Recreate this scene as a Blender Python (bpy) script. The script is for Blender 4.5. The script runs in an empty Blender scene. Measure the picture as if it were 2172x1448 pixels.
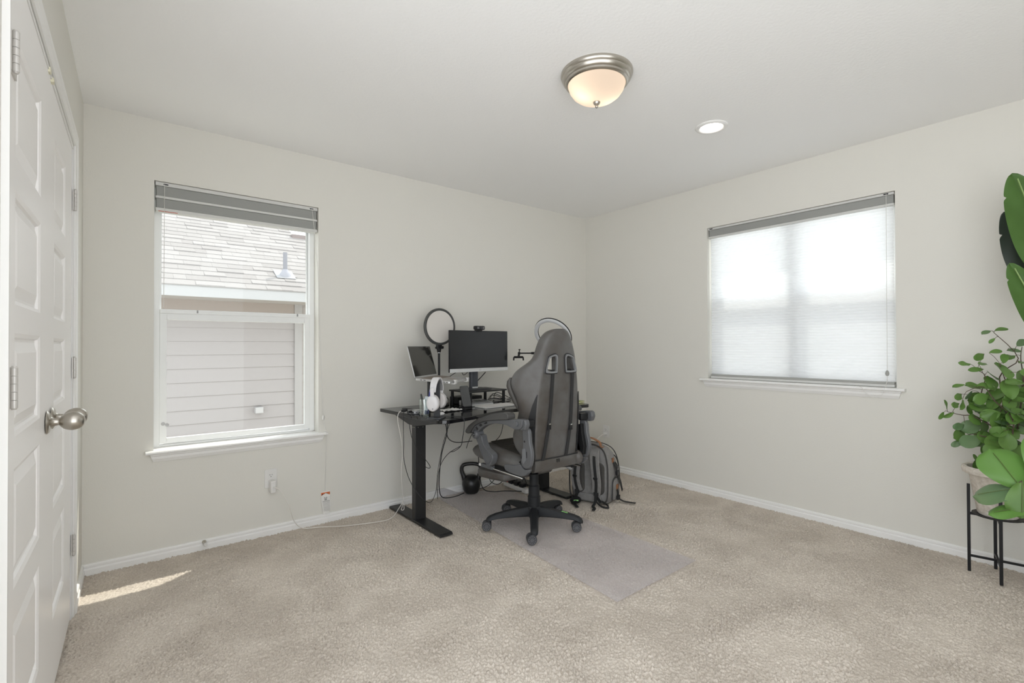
import bpy, bmesh, math, random
import numpy as np
from mathutils import Vector, Matrix, Euler
random.seed(7); RNG = np.random.default_rng(11)
PI = math.pi; R = math.radians
SC = bpy.context.scene; COL = SC.collection

# ---------------------------------------------------------------- camera
cam_d = bpy.data.cameras.new('camera'); cam = bpy.data.objects.new('camera', cam_d); COL.objects.link(cam)
cam_d.sensor_fit = 'HORIZONTAL'; cam_d.sensor_width = 36.0; cam_d.lens = 1043.03 / 2172 * 36.0
cam_d.clip_start = 0.02; cam_d.clip_end = 200
_yaw, _pit, _rol = R(38.7747), R(0.5144), R(-0.2009)
_f = Vector((math.sin(_yaw)*math.cos(_pit), math.cos(_yaw)*math.cos(_pit), math.sin(_pit)))
_r = Vector((math.cos(_yaw), -math.sin(_yaw), 0)); _u = _r.cross(_f)
_r2 = _r*math.cos(_rol) + _u*math.sin(_rol); _u2 = -_r*math.sin(_rol) + _u*math.cos(_rol)
_m = Matrix((( _r2.x, _u2.x, -_f.x, 0), (_r2.y, _u2.y, -_f.y, 0), (_r2.z, _u2.z, -_f.z, 1.174), (0, 0, 0, 1)))
cam.matrix_world = _m
SC.camera = cam

# ---------------------------------------------------------------- view, world, sun
SC.view_settings.view_transform = 'Standard'; SC.view_settings.look = 'None'
SC.view_settings.gamma = 1.0; SC.view_settings.use_curve_mapping = False
SC.view_settings.exposure = 0.17
SC.cycles.use_denoising = True
SC.cycles.max_bounces = 14; SC.cycles.diffuse_bounces = 8; SC.cycles.transparent_max_bounces = 16
SC.cycles.sample_clamp_indirect = 6.0
SKY = 2.3
W = bpy.data.worlds.new('sky'); SC.world = W; W.use_nodes = True
_bg = W.node_tree.nodes['Background']
_bg.inputs['Strength'].default_value = 1.0
_tc = W.node_tree.nodes.new('ShaderNodeTexCoord'); _sx = W.node_tree.nodes.new('ShaderNodeSeparateXYZ'); _rp = W.node_tree.nodes.new('ShaderNodeValToRGB')
_rp.color_ramp.elements[0].position = .42; _rp.color_ramp.elements[1].position = .58      # lower half brightened as unseen fill for the ceiling, hazy white sky above
_rp.color_ramp.elements[0].color = (SKY*1.22, SKY*1.25, SKY*1.28, 1); _rp.color_ramp.elements[1].color = (SKY*.95, SKY*1.0, SKY*1.05, 1)
_mr = W.node_tree.nodes.new('ShaderNodeMapRange'); _mr.inputs['From Min'].default_value = -1; _mr.inputs['From Max'].default_value = 1
W.node_tree.links.new(_tc.outputs['Generated'], _sx.inputs[0]); W.node_tree.links.new(_sx.outputs['Z'], _mr.inputs['Value'])
W.node_tree.links.new(_mr.outputs['Result'], _rp.inputs['Fac']); W.node_tree.links.new(_rp.outputs['Color'], _bg.inputs['Color'])
sun_d = bpy.data.lights.new('sun', 'SUN'); sun_d.energy = 3.2; sun_d.angle = R(0.6); sun_d.color = (1, 0.95, 0.87)
sun = bpy.data.objects.new('sun', sun_d); COL.objects.link(sun)
sun.location = (8, 6, 7)
sun.rotation_euler = Vector((-0.63, -0.388, -1.0)).to_track_quat('-Z', 'Y').to_euler()

# ---------------------------------------------------------------- room numbers (metres)
XL, XR, YB, H = -0.139, 3.654, 3.368, 2.44
LA = R(1.25)                                   # the left wall stands a touch out of square
YF = -1.05                                     # wall behind the camera; gaps in it and the left wall added for light
def LW(s, d, z):
    """left wall frame: s towards the camera from the back corner, d into the room"""
    return Vector((XL - s*math.sin(LA) + d*math.cos(LA), YB - s*math.cos(LA) - d*math.sin(LA), z))
DZ = 0.732                                     # desk top

# ---------------------------------------------------------------- materials
def nodes(name):
    m = bpy.data.materials.new(name); m.use_nodes = True
    nt = m.node_tree; return m, nt, nt.nodes['Principled BSDF'], nt.nodes['Material Output']
def P(name, col, rough=0.5, metal=0.0, bump=None, mottle=None, coat=0.0, spec=None, trans=0.0, sheen=0.0):
    """bump=(scale, strength, distance); mottle=(scale, colour2, detail)"""
    m, nt, b, o = nodes(name)
    b.inputs['Base Color'].default_value = (*col, 1); b.inputs['Roughness'].default_value = rough
    b.inputs['Metallic'].default_value = metal; b.inputs['Coat Weight'].default_value = coat
    b.inputs['Transmission Weight'].default_value = trans
    if sheen: b.inputs['Sheen Weight'].default_value = sheen
    if spec is not None: b.inputs['Specular IOR Level'].default_value = spec
    if bump or mottle:
        tc = nt.nodes.new('ShaderNodeTexCoord')
    if mottle:
        n = nt.nodes.new('ShaderNodeTexNoise'); n.inputs['Scale'].default_value = mottle[0]; n.inputs['Detail'].default_value = mottle[2]
        r = nt.nodes.new('ShaderNodeValToRGB'); r.color_ramp.elements[0].position = .35; r.color_ramp.elements[1].position = .65
        r.color_ramp.elements[0].color = (*col, 1); r.color_ramp.elements[1].color = (*mottle[1], 1)
        nt.links.new(tc.outputs['Object'], n.inputs['Vector']); nt.links.new(n.outputs['Fac'], r.inputs['Fac'])
        nt.links.new(r.outputs['Color'], b.inputs['Base Color'])
    if bump:
        n = nt.nodes.new('ShaderNodeTexNoise'); n.inputs['Scale'].default_value = bump[0]; n.inputs['Detail'].default_value = 3
        bp = nt.nodes.new('ShaderNodeBump'); bp.inputs['Strength'].default_value = bump[1]; bp.inputs['Distance'].default_value = bump[2]
        nt.links.new(tc.outputs['Object'], n.inputs['Vector']); nt.links.new(n.outputs['Fac'], bp.inputs['Height'])
        nt.links.new(bp.outputs['Normal'], b.inputs['Normal'])
    return m
def EM(name, col, st):
    m, nt, b, o = nodes(name)
    b.inputs['Base Color'].default_value = (*col, 1); b.inputs['Emission Color'].default_value = (*col, 1); b.inputs['Emission Strength'].default_value = st
    return m
def MIX(name, fac, A, B):
    """A, B: (kind, colour, roughness)"""
    m = bpy.data.materials.new(name); m.use_nodes = True; nt = m.node_tree
    for n in list(nt.nodes):
        if n.type != 'OUTPUT_MATERIAL': nt.nodes.remove(n)
    out = [n for n in nt.nodes if n.type == 'OUTPUT_MATERIAL'][0]
    mx = nt.nodes.new('ShaderNodeMixShader'); mx.inputs[0].default_value = fac
    for i, (k, c, r) in enumerate((A, B)):
        s = nt.nodes.new({'t': 'ShaderNodeBsdfTransparent', 'g': 'ShaderNodeBsdfGlossy', 'd': 'ShaderNodeBsdfDiffuse', 'l': 'ShaderNodeBsdfTranslucent', 'e': 'ShaderNodeEmission'}[k])
        s.inputs['Color'].default_value = (*c, 1)
        if k == 'g': s.inputs['Roughness'].default_value = r
        if k == 'e': s.inputs['Strength'].default_value = r
        nt.links.new(s.outputs[0], mx.inputs[1+i])
    nt.links.new(mx.outputs[0], out.inputs['Surface'])
    return m

wall_m   = P('wall_paint', (.72, .705, .655), .75, bump=(170, .35, .0016))
ceil_m   = P('ceiling_paint', (.89, .89, .885), .85, bump=(70, .4, .0025))
wallp_m  = P('wall_paint_flat', (.72, .705, .655), .8)
trim_m   = P('trim_paint', (.84, .835, .82), .35)
door_m   = P('door_paint', (.90, .885, .875), .35)
vinyl_m  = P('window_vinyl', (.82, .83, .82), .35)
glass_m  = MIX('window_glass', .008, ('t', (.97, .98, .97), 0), ('g', (1, 1, 1), .02))
nickel_m = P('brushed_nickel', (.50, .47, .42), .28, 1.0)
hinge_m  = P('satin_hinge', (.62, .60, .57), .4, .35)
chrome_m = P('chrome', (.75, .75, .75), .12, 1.0)
black_m  = P('black_metal', (.010, .010, .011), .4, spec=.3)
blackp_m = P('black_plastic', (.012, .012, .013), .45, spec=.35)
deskt_m  = P('black_glass_top', (.006, .006, .007), .09, spec=.6)
deskl_m  = P('black_powder_steel', (.015, .015, .0155), .4, bump=(900, .15, .0005))
base_m   = P('chair_base_plastic', (.016, .017, .019), .5, spec=.3)
greyp_m  = P('chair_grey_plastic', (.105, .108, .114), .36)
lea_m    = P('grey_suede_leather', (.068, .058, .050), .42, mottle=(6, (.118, .116, .113), 5), bump=(260, .25, .001))
lead_m   = P('dark_suede_leather', (.05, .046, .042), .5, mottle=(9, (.075, .07, .062), 4), bump=(260, .25, .001))
strap_m  = P('black_strap', (.02, .02, .021), .7)
white_m  = P('white_plastic', (.74, .73, .71), .4)
whitec_m = P('white_cable', (.75, .72, .68), .5)
blackc_m = P('black_cable', (.02, .02, .021), .5)
silver_m = P('silver_aluminium', (.62, .62, .62), .32, .6)
screen_m = P('black_screen', (.012, .013, .015), .22, spec=.5)
paper_m  = P('white_paper', (.78, .77, .74), .8)
green_m  = P('green_label', (.35, .75, .25), .6)
# ---------------------------------------------------------------- mesh helpers
def fr(v): return v if isinstance(v, Vector) else Vector(v)
class MB:
    """collects shapes and links them as ONE mesh object"""
    def __init__(s, M=None): s.v = []; s.f = []; s.M = M or Matrix.Identity(4)
    def add(s, vs, fs, M=None):
        o = len(s.v); T = s.M @ M if M is not None else s.M
        s.v += [T @ fr(v) for v in vs]; s.f += [tuple(i+o for i in f) for f in fs]; return s
    def box(s, c, d, M=None, rz=0):
        x, y, z = d[0]/2, d[1]/2, d[2]/2
        T = Matrix.Translation(c) @ Matrix.Rotation(rz, 4, 'Z')
        if M is not None: T = M @ T
        return s.add([(-x,-y,-z),(x,-y,-z),(x,y,-z),(-x,y,-z),(-x,-y,z),(x,-y,z),(x,y,z),(-x,y,z)],
                     [(0,3,2,1),(4,5,6,7),(0,1,5,4),(1,2,6,5),(2,3,7,6),(3,0,4,7)], T)
    def bb(s, a, b, M=None):
        return s.box([(a[i]+b[i])/2 for i in range(3)], [abs(b[i]-a[i]) for i in range(3)], M)
    def loft(s, secs, caps=True, close=True, M=None):
        n = len(secs[0]); vs = [p for q in secs for p in q]; fs = []
        for i in range(len(secs)-1):
            for j in range(n if close else n-1):
                k = (j+1) % n; fs.append((i*n+j, i*n+k, (i+1)*n+k, (i+1)*n+j))
        if caps and close: fs.append(tuple(range(n-1, -1, -1))); fs.append(tuple((len(secs)-1)*n+j for j in range(n)))
        return s.add(vs, fs, M)
    def lathe(s, prof, n=28, M=None, caps=True):
        secs = [[(r*math.cos(2*PI*j/n), r*math.sin(2*PI*j/n), z) for j in range(n)] for r, z in prof]
        return s.loft(secs, caps, True, M)
    def cyl(s, a, b, r, r2=None, n=16):
        a, b = fr(a), fr(b); d = b-a
        q = d.to_track_quat('Z', 'Y').to_matrix().to_4x4()
        return s.lathe([(r, 0), (r if r2 is None else r2, d.length)], n, Matrix.Translation(a) @ q)
    def prism(s, poly, t0, t1, fn=None, M=None):
        """poly of (u,v) extruded along w from t0 to t1; fn(u,v,w)->xyz"""
        fn = fn or (lambda u, v, w: (u, v, w)); n = len(poly)
        vs = [fn(u, v, t0) for u, v in poly] + [fn(u, v, t1) for u, v in poly]
        fs = [tuple(range(n-1, -1, -1)), tuple(range(n, 2*n))] + [(i, (i+1) % n, n+(i+1) % n, n+i) for i in range(n)]
        return s.add(vs, fs, M)
    def tube(s, pts, r, n=7, smooth=5, rfn=None, closed=False):
        pts = [fr(p) for p in pts]
        if smooth > 1: pts = crom(pts, smooth, closed)
        secs = []; up = None; N = len(pts)
        for i, p in enumerate(pts):
            t = (pts[(i+1) % N] - pts[i-1]) if closed else (pts[min(i+1, N-1)] - pts[max(i-1, 0)])
            if t.length < 1e-9: t = Vector((0, 0, 1))
            t.normalize()
            if up is None: up = t.orthogonal().normalized()
            up = (up - t*up.dot(t)); up = up.normalized() if up.length > 1e-6 else t.orthogonal().normalized()
            w = t.cross(up); rr = rfn(i/(N-1)) if rfn else r
            secs.append([p + (up*math.cos(2*PI*j/n) + w*math.sin(2*PI*j/n))*rr for j in range(n)])
        if closed: secs.append(secs[0])
        return s.loft(secs, caps=not closed)
    def ribbon(s, pts, w, t, smooth=4, side=(1, 0, 0)):
        """flat strap: width w along side, thickness t"""
        pts = crom([fr(p) for p in pts], smooth) if smooth > 1 else [fr(p) for p in pts]
        secs = []; N = len(pts); sd = fr(side).normalized()
        for i, p in enumerate(pts):
            tg = (pts[min(i+1, N-1)] - pts[max(i-1, 0)]).normalized()
            a = (sd - tg*sd.dot(tg)).normalized(); nn = tg.cross(a)
            secs.append([p + a*w/2 + nn*t/2, p - a*w/2 + nn*t/2, p - a*w/2 - nn*t/2, p + a*w/2 - nn*t/2])
        return s.loft(secs)
    def ball(s, c, r, n=16, m=10, M=None):
        r = (r, r, r) if not hasattr(r, '__len__') else r
        secs = []
        for i in range(m+1):
            a = -PI/2 + PI*i/m; k = max(math.cos(a), 1e-4)
            secs.append([(c[0]+r[0]*k*math.cos(2*PI*j/n), c[1]+r[1]*k*math.sin(2*PI*j/n), c[2]+r[2]*math.sin(a)) for j in range(n)])
        return s.loft(secs, True, True, M)
    def build(s, name, mat, parent=None, smooth=40, bevel=0, seg=2, world=False, subsurf=0):
        if parent is not None and world:
            q = Vector((0, 0, 0)); o = parent
            while o is not None: q += o.location; o = o.parent
        else: q = Vector((0, 0, 0))
        org = Vector((0, 0, 0))
        if parent is None:
            xs = [v.x for v in s.v]; ys = [v.y for v in s.v]; zs = [v.z for v in s.v]
            org = Vector(((min(xs)+max(xs))/2, (min(ys)+max(ys))/2, min(zs)))
        me = bpy.data.meshes.new(name); me.from_pydata([tuple(v-q-org) for v in s.v], [], s.f)
        bm = bmesh.new(); bm.from_mesh(me); bmesh.ops.remove_doubles(bm, verts=bm.verts, dist=1e-6); bmesh.ops.recalc_face_normals(bm, faces=bm.faces); bm.to_mesh(me); bm.free()
        me.materials.append(mat)
        if smooth:
            me.shade_smooth(); me.set_sharp_from_angle(angle=R(smooth))
        ob = bpy.data.objects.new(name, me); COL.objects.link(ob)
        if parent is not None: ob.parent = parent
        else: ob.location = org
        if bevel:
            md = ob.modifiers.new('bevel', 'BEVEL'); md.width = bevel; md.segments = seg; md.limit_method = 'ANGLE'; md.angle_limit = R(35)
        if subsurf:
            md = ob.modifiers.new('sub', 'SUBSURF'); md.levels = subsurf; md.render_levels = subsurf
        return ob
def crom(P_, k, closed=False):
    if len(P_) < 3 and not closed: return P_
    out = []; n = len(P_)
    for i in range(n if closed else n-1):
        g = (lambda j: P_[j % n]) if closed else (lambda j: P_[min(max(j, 0), n-1)])
        a, b, c, d = g(i-1), g(i), g(i+1), g(i+2)
        for q in range(k):
            t = q/k
            out.append(0.5*((2*b) + (c-a)*t + (2*a-5*b+4*c-d)*t*t + (3*b-3*c+d-a)*t**3))
    if not closed: out.append(P_[-1])
    return out
def tag(o, label=None, cat=None, group=None, kind=None):
    if label: o['label'] = label
    if cat: o['category'] = cat
    if group: o['group'] = group
    if kind: o['kind'] = kind
    return o
def thing(name, label, cat, loc=(0, 0, 0), rz=0, group=None):
    o = bpy.data.objects.new(name, None); COL.objects.link(o); o.empty_display_size = .05
    o.location = loc; o.rotation_euler = (0, 0, rz)
    return tag(o, label, cat, group)
def struct(o): o['kind'] = 'structure'; return o
def part_label(o, t): o['label'] = t; return o
def rrect(w, h, r, n=5, cx=0, cy=0):
    out = []
    for (sx, sy, a0) in ((1, 1, 0), (-1, 1, 90), (-1, -1, 180), (1, -1, 270)):
        for i in range(n+1):
            a = R(a0 + 90*i/n); out.append((cx + sx*(w/2-r) + r*math.cos(a), cy + sy*(h/2-r) + r*math.sin(a)))
    return out

# ---------------------------------------------------------------- room shell
w1 = (.159, 1.048, .590, 2.103)       # window in the back wall: x0 x1 z0 z1
w2 = (.858, 2.070, .900, 2.103)       # window in the right wall: y0 y1 z0 z1
T = .16
b = MB(); x0, x1, z0, z1 = w1
b.bb((XL-.3, YB, -.05), (x0, YB+T, H+.05)); b.bb((x1, YB, -.05), (XR+T, YB+T, H+.05))
b.bb((x0, YB, -.05), (x1, YB+T, z0)); b.bb((x0, YB, z1), (x1, YB+T, H+.05))
struct(b.build('wall_back', wall_m, smooth=0))
b = MB(); y0, y1, z0, z1 = w2
b.bb((XR, YF, -.05), (XR+T, y0, H+.05)); b.bb((XR, y1, -.05), (XR+T, YB, H+.05))
b.bb((XR, y0, -.05), (XR+T, y1, z0)); b.bb((XR, y0, z1), (XR+T, y1, H+.05))
struct(b.build('wall_right', wall_m, smooth=0))
LM = Matrix.Translation((XL, YB, 0)) @ Matrix(((-math.sin(LA), math.cos(LA), 0, 0), (-math.cos(LA), -math.sin(LA), 0, 0), (0, 0, 1, 0), (0, 0, 0, 1)))
dS0, dS1, dH = .495, 1.905, 2.05      # closet opening along the left wall
b = MB(LM)
b.bb((-.02, -.12, -.05), (dS0, 0, H+.05)); b.bb((dS1, -.12, -.05), (2.10, 0, H+.05)); b.bb((dS0, -.12, dH), (dS1, 0, H+.05))
b.bb((dS0-.05, -.16, -.05), (dS1+.05, -.12, H+.05))
struct(b.build('wall_left', wallp_m, smooth=0))
struct(MB().bb((1.45, YF-.12, -.05), (XR+T, YF, H+.05)).build('wall_front', wall_m, smooth=0))
struct(MB().bb((XL-.4, YF, H), (XR+T, YB+T, H+.1)).build('ceiling', ceil_m, smooth=0))

# carpet: displaced pile on a fine grid
def carpet():
    xa, xb, ya, yb, st = XL-.26, XR, YF, YB, 0.0043
    nx, ny = int((xb-xa)/st), int((yb-ya)/st)
    def band(s0, s1, ax=1.0, seed=1):
        g = np.random.default_rng(seed).standard_normal((ny, nx)); F = np.fft.rfft2(g)
        ky = np.fft.fftfreq(ny)[:, None]*2*PI; kx = np.fft.rfftfreq(nx)[None, :]*2*PI
        k2 = (kx*ax)**2 + ky**2
        q = np.fft.irfft2(F*(np.exp(-k2*s0*s0/2) - np.exp(-k2*s1*s1/2)), s=(ny, nx)); return q/q.std()
    h = .0025*band(.60, 1.2, 1.0, 3) + .0010*band(1.1, 2.2, 1, 5)
    h = h*(1 + .22*np.clip(band(14, 40, 1.3, 9), -2, 2)) + .0009*band(5, 16, 1, 13)
    h = np.clip(h, -.012, .0075) - .004
    xs = np.linspace(xa, xb, nx); ys = np.linspace(ya, yb, ny)
    X, Y = np.meshgrid(xs, ys); co = np.stack([X, Y, h], -1).reshape(-1, 3).astype(np.float32)
    i = np.arange(nx*ny, dtype=np.int32).reshape(ny, nx)
    q = np.stack([i[:-1, :-1], i[:-1, 1:], i[1:, 1:], i[1:, :-1]], -1).reshape(-1, 4); nf = len(q)
    me = bpy.data.meshes.new('floor'); me.vertices.add(nx*ny); me.vertices.foreach_set('co', co.ravel())
    me.loops.add(nf*4); me.loops.foreach_set('vertex_index', q.ravel())
    me.polygons.add(nf); me.polygons.foreach_set('loop_start', np.arange(nf, dtype=np.int32)*4)
    me.polygons.foreach_set('use_smooth', np.ones(nf, dtype=bool)); me.update(calc_edges=True)
    return me
m, nt, bs, out = nodes('carpet_pile'); bs.inputs['Roughness'].default_value = .95; bs.inputs['Specular IOR Level'].default_value = .1
tc = nt.nodes.new('ShaderNodeTexCoord')
n1 = nt.nodes.new('ShaderNodeTexNoise'); n1.inputs['Scale'].default_value = 190; n1.inputs['Detail'].default_value = 3
r1 = nt.nodes.new('ShaderNodeValToRGB'); r1.color_ramp.elements[0].position = .3; r1.color_ramp.elements[1].position = .7
r1.color_ramp.elements[0].color = (.49, .43, .37, 1); r1.color_ramp.elements[1].color = (.70, .64, .565, 1)
n2 = nt.nodes.new('ShaderNodeTexNoise'); n2.inputs['Scale'].default_value = 3.2; n2.inputs['Detail'].default_value = 5; n2.inputs['Distortion'].default_value = .6
r2 = nt.nodes.new('ShaderNodeValToRGB'); r2.color_ramp.elements[0].position = .38; r2.color_ramp.elements[1].position = .62
r2.color_ramp.elements[0].color = (.90, .89, .88, 1); r2.color_ramp.elements[1].color = (1.06, 1.06, 1.06, 1)  # broad mottling: light and dark of leaning pile put into the colour
mx = nt.nodes.new('ShaderNodeMixRGB'); mx.blend_type = 'MULTIPLY'; mx.inputs[0].default_value = 1
for n in (n1, n2): nt.links.new(tc.outputs['Object'], n.inputs['Vector'])
nt.links.new(n1.outputs['Fac'], r1.inputs['Fac']); nt.links.new(n2.outputs['Fac'], r2.inputs['Fac'])
nt.links.new(r1.outputs['Color'], mx.inputs[1]); nt.links.new(r2.outputs['Color'], mx.inputs[2]); nt.links.new(mx.outputs['Color'], bs.inputs['Base Color'])
carpet_m = m
me = carpet(); me.materials.append(carpet_m)
floor = bpy.data.objects.new('floor', me); COL.objects.link(floor); struct(floor)
floor['label'] = 'beige cut pile carpet'

# baseboards: small moulded profile, (out, up)
bprof = [(0, 0), (.013, 0), (.013, .034), (.012, .036), (.0075, .040), (.0075, .044), (.010, .047), (.010, .056), (.007, .061), (0, .063)]
def baseb(name, a, bq, nrm):
    a, bq, nrm = fr(a), fr(bq), fr(nrm)
    q = MB(); q.loft([[p + nrm*u + Vector((0, 0, v-.008)) for u, v in bprof] for p in (a, bq)])
    return struct(q.build(name, trim_m, smooth=25))
baseb('baseboard_back', (XL, YB, 0), (XR, YB, 0), (0, -1, 0))
baseb('baseboard_right', (XR, YB-.013, 0), (XR, YF, 0), (-1, 0, 0))
nl = Vector((math.cos(LA), -math.sin(LA), 0))
baseb('baseboard_left', LW(.013, 0, 0), LW(dS0-.055, 0, 0), nl)

# closet doors: casing, jamb, two leaves of five raised panels
b = MB(LM)
cas = [(0, 0), (.006, .0), (.008, .006), (.038, .0085), (.044, .012), (.056, .012), (.058, .0)]       # (away from the opening, out of the wall)
b.prism(cas, -.005, dH+.062, lambda u, v, w: (dS0-.004-u, v, w)); b.prism(cas, -.005, dH+.062, lambda u, v, w: (dS1+.004+u, v, w))
b.prism(cas, dS0-.062, dS1+.062, lambda u, v, w: (w, v+.0002, dH+.004+u))
struct(b.build('trim_1', trim_m, smooth=0))
b = MB(LM)
b.bb((dS0-.004, -.12, -.005), (dS0+.012, .0, dH+.004)); b.bb((dS1-.012, -.12, -.005), (dS1+.004, .0, dH+.004)); b.bb((dS0, -.12, dH-.012), (dS1, .0, dH+.004))
b.bb((dS0, -.06, 0), (dS0+.03, -.048, dH)); b.bb((dS0, -.06, dH-.03), (dS1, -.048, dH))
struct(b.build('trim_2', trim_m, smooth=0))
rows = ((.255, .552), (.63, .90), (.972, 1.207), (1.272, 1.53), (1.605, 1.885))
def leaf(name, sa, sb, pa, pb, dd):
    q = MB(LM); zt, zb = dH-.014, .012
    q.bb((sa, dd-.035, zb), (sb, dd-.012, zt))
    def quad(a0, b0, a1, b1, d): q.add([(a0, d, b0), (a1, d, b0), (a1, d, b1), (a0, d, b1)], [(0, 1, 2, 3)])
    quad(sa, zb, pa, zt, dd); quad(pb, zb, sb, zt, dd)
    zz = [zb] + [v for r_ in rows for v in r_] + [zt]
    for i in range(0, len(zz), 2): quad(pa, zz[i], pb, zz[i+1], dd)
    for za, zc in rows:
        ring = [(0, dd), (.010, dd-.004), (.013, dd-.0105), (.020, dd-.0105), (.046, dd-.0025), (.052, dd-.0025)]
        loops = [[(pa+i, d, za+i), (pb-i, d, za+i), (pb-i, d, zc-i), (pa+i, d, zc-i)] for i, d in ring]
        q.loft(loops, caps=False); q.add(loops[-1], [(0, 1, 2, 3)])
    for (a0, a1) in ((sa, sa), (sb, sb)): q.add([(a0, dd-.035, zb), (a0, dd, zb), (a0, dd, zt), (a0, dd-.035, zt)], [(0, 1, 2, 3)])
    q.add([(sa, dd-.035, zt), (sb, dd-.035, zt), (sb, dd, zt), (sa, dd, zt)], [(0, 1, 2, 3)])
    q.add([(sa, dd-.035, zb), (sb, dd-.035, zb), (sb, dd, zb), (sa, dd, zb)], [(0, 1, 2, 3)])
    return struct(q.build(name, door_m, smooth=0))
door1 = leaf('door_1', 1.2395, 1.876, 1.42, 1.80, -.002)
door2 = leaf('door_2', .528, 1.232, .765, 1.10, -.004)
def knob(parent, s, z):
    q = MB(LM @ Matrix.Translation((s, 0, z)) @ Matrix.Rotation(-PI/2, 4, 'X'))
    q.lathe([tuple(max(0, c_) for c_ in v.xy) for v in crom([Vector((a_, c_, 0)) for a_, c_ in ((.0, 0), (.033, 0), (.034, .003), (.028, .007), (.018, .010), (.013, .016), (.011, .026), (.0125, .030), (.018, .034), (.0245, .042), (.0285, .054), (.0285, .064), (.025, .076), (.017, .085), (.008, .089), (.0, .09))], 3)], 40)
    o = q.build('door_knob', nickel_m, parent, smooth=50, world=True); part_label(o, 'brushed nickel egg shaped knob'); return o
knob(door1, 1.296, .944); knob(door2, 1.176, .944)
def hinge(parent, s, z, leafw):
    q = MB(LM)
    q.bb((s-leafw, -.002, z-.044), (s+leafw*.4, .002, z+.044))
    for i in range(5):
        q.lathe([(.0062, 0), (.0062, .0165)], 12, Matrix.Translation((s, .007, z-.043+i*.0174)))
    q.lathe([(.004, -.004), (.006, .0)], 10, Matrix.Translation((s, .007, z-.043))); q.lathe([(.006, 0), (.004, .004)], 10, Matrix.Translation((s, .007, z+.0435)))
    o = q.build('hinge', hinge_m, parent, smooth=40, world=True); return o
for z in (1.815, 1.087, .32): hinge(door1, 1.868, z, .05); hinge(door2, .512, z+.0, .018)
for s in (1.20, 1.275):                       # catches at the head of the leaves
    o = MB(LM).bb((s-.012, -.01, dH-.02), (s+.012, .004, dH-.004)).build('ball_catch', P('ivory_nylon', (.75, .72, .55), .4), door1 if s > 1.236 else door2, world=True, bevel=.002)
struct(bpy.data.objects['door_1']); struct(bpy.data.objects['door_2'])
tag(door1, 'white five panel closet door leaf nearest the camera'); tag(door2, 'white five panel closet door leaf nearest the back corner')

# window 1: single hung, in the back wall
win1 = bpy.data.objects.new('window_1', None); COL.objects.link(win1); win1.location = (.6035, YB+.1, .6); struct(win1)
tag(win1, 'single hung white window in the back wall')
def frame_rect(q, x0, x1, z0, z1, wl, wr, wb, wt, ya, yb):
    q.bb((x0, ya, z0), (x0+wl, yb, z1)); q.bb((x1-wr, ya, z0), (x1, yb, z1))
    q.bb((x0+wl, ya, z0), (x1-wr, yb, z0+wb)); q.bb((x0+wl, ya, z1-wt), (x1-wr, yb, z1))
x0, x1, z0, z1 = w1
q = MB(); frame_rect(q, x0, x1, z0+.014, z1, .032, .032, .012, .03, YB+.085, YB+.155); q.build('window_frame', vinyl_m, win1, smooth=0, bevel=.003, world=True)
q = MB(); frame_rect(q, x0+.028, x1-.028, 1.335, 2.08, .012, .012, .028, .03, YB+.118, YB+.145); q.build('upper_sash', vinyl_m, win1, smooth=0, bevel=.002, world=True)
q = MB(); frame_rect(q, x0+.030, x1-.030, .622, 1.375, .034, .034, .03, .044, YB+.082, YB+.112); q.bb((x0+.03, YB+.074, 1.367), (x1-.03, YB+.115, 1.391)); ls = q.build('lower_sash', vinyl_m, win1, smooth=0, bevel=.003, world=True)
q = MB(); q.bb((x0+.036, YB+.128, 1.34), (x1-.036, YB+.131, 2.06)); q.build('upper_pane', glass_m, win1, smooth=0, world=True)
q = MB(); q.bb((x0+.060, YB+.098, .64), (x1-.060, YB+.101, 1.34)); q.build('lower_pane', glass_m, win1, smooth=0, world=True)
q = MB()
for xx in (.372, .935): q.bb((xx-.004, YB+.071, 1.374), (xx+.004, YB+.080, 1.391))
q.build('sash_latch', P('latch_grey', (.3, .3, .3), .5), win1, world=True)
q = MB()
for xx, zz in ((.2065, .735), (.226, .728)): q.lathe([(.0, 0), (.010, 0), (.010, .004), (.0, .005)], 14, Matrix.Translation((xx, YB+.082, zz)) @ Matrix.Rotation(PI/2, 4, 'X'))
q.build('sash_button', P('button_grey', (.5, .5, .5), .5), win1, world=True)
# stool and apron below each window
def stool(parent, axis, a0, a1, o0, o1, ztop):
    q = MB()
    def fn(u, v, w): return (w, YB - u, v) if axis == 'x' else (XR - u, w, v)
    nose = [(-.085, ztop), (.034, ztop), (.040, ztop-.005), (.040, ztop-.013), (.034, ztop-.018), (.012, ztop-.018), (.0, ztop-.018), (-.085, ztop-.018)]
    q.prism([(u, v) for u, v in nose if u >= 0] + [(0, ztop)], o0, o1, fn); q.bb(fn(-.085, ztop-.018, a0), fn(.001, ztop, a1))
    q.build('window_sill', trim_m, parent, smooth=35, world=True)
    q = MB(); pr = [(0, -.018), (.020, -.018), (.022, -.026), (.017, -.032), (.016, -.046), (.010, -.056), (.006, -.064), (0, -.064)]
    e = [(o0+.022, 0), (o1-.022, 0)]
    s0 = [fn(u, ztop+v, o0+.020 + (-(v+.018))*.35) for u, v in pr]; s1 = [fn(u, ztop+v, o1-.020 - (-(v+.018))*.35) for u, v in pr]
    q.loft([s0, s1]); q.build('window_apron', trim_m, parent, smooth=25, world=True)
stool(win1, 'x', x0, x1, .122, 1.100, .602)
win2 = bpy.data.objects.new('window_2', None); COL.objects.link(win2); win2.location = (XR+.1, 1.464, .915); struct(win2)
tag(win2, 'wide white window in the right wall behind a closed shade')
y0, y1, z0, z1 = w2
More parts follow.
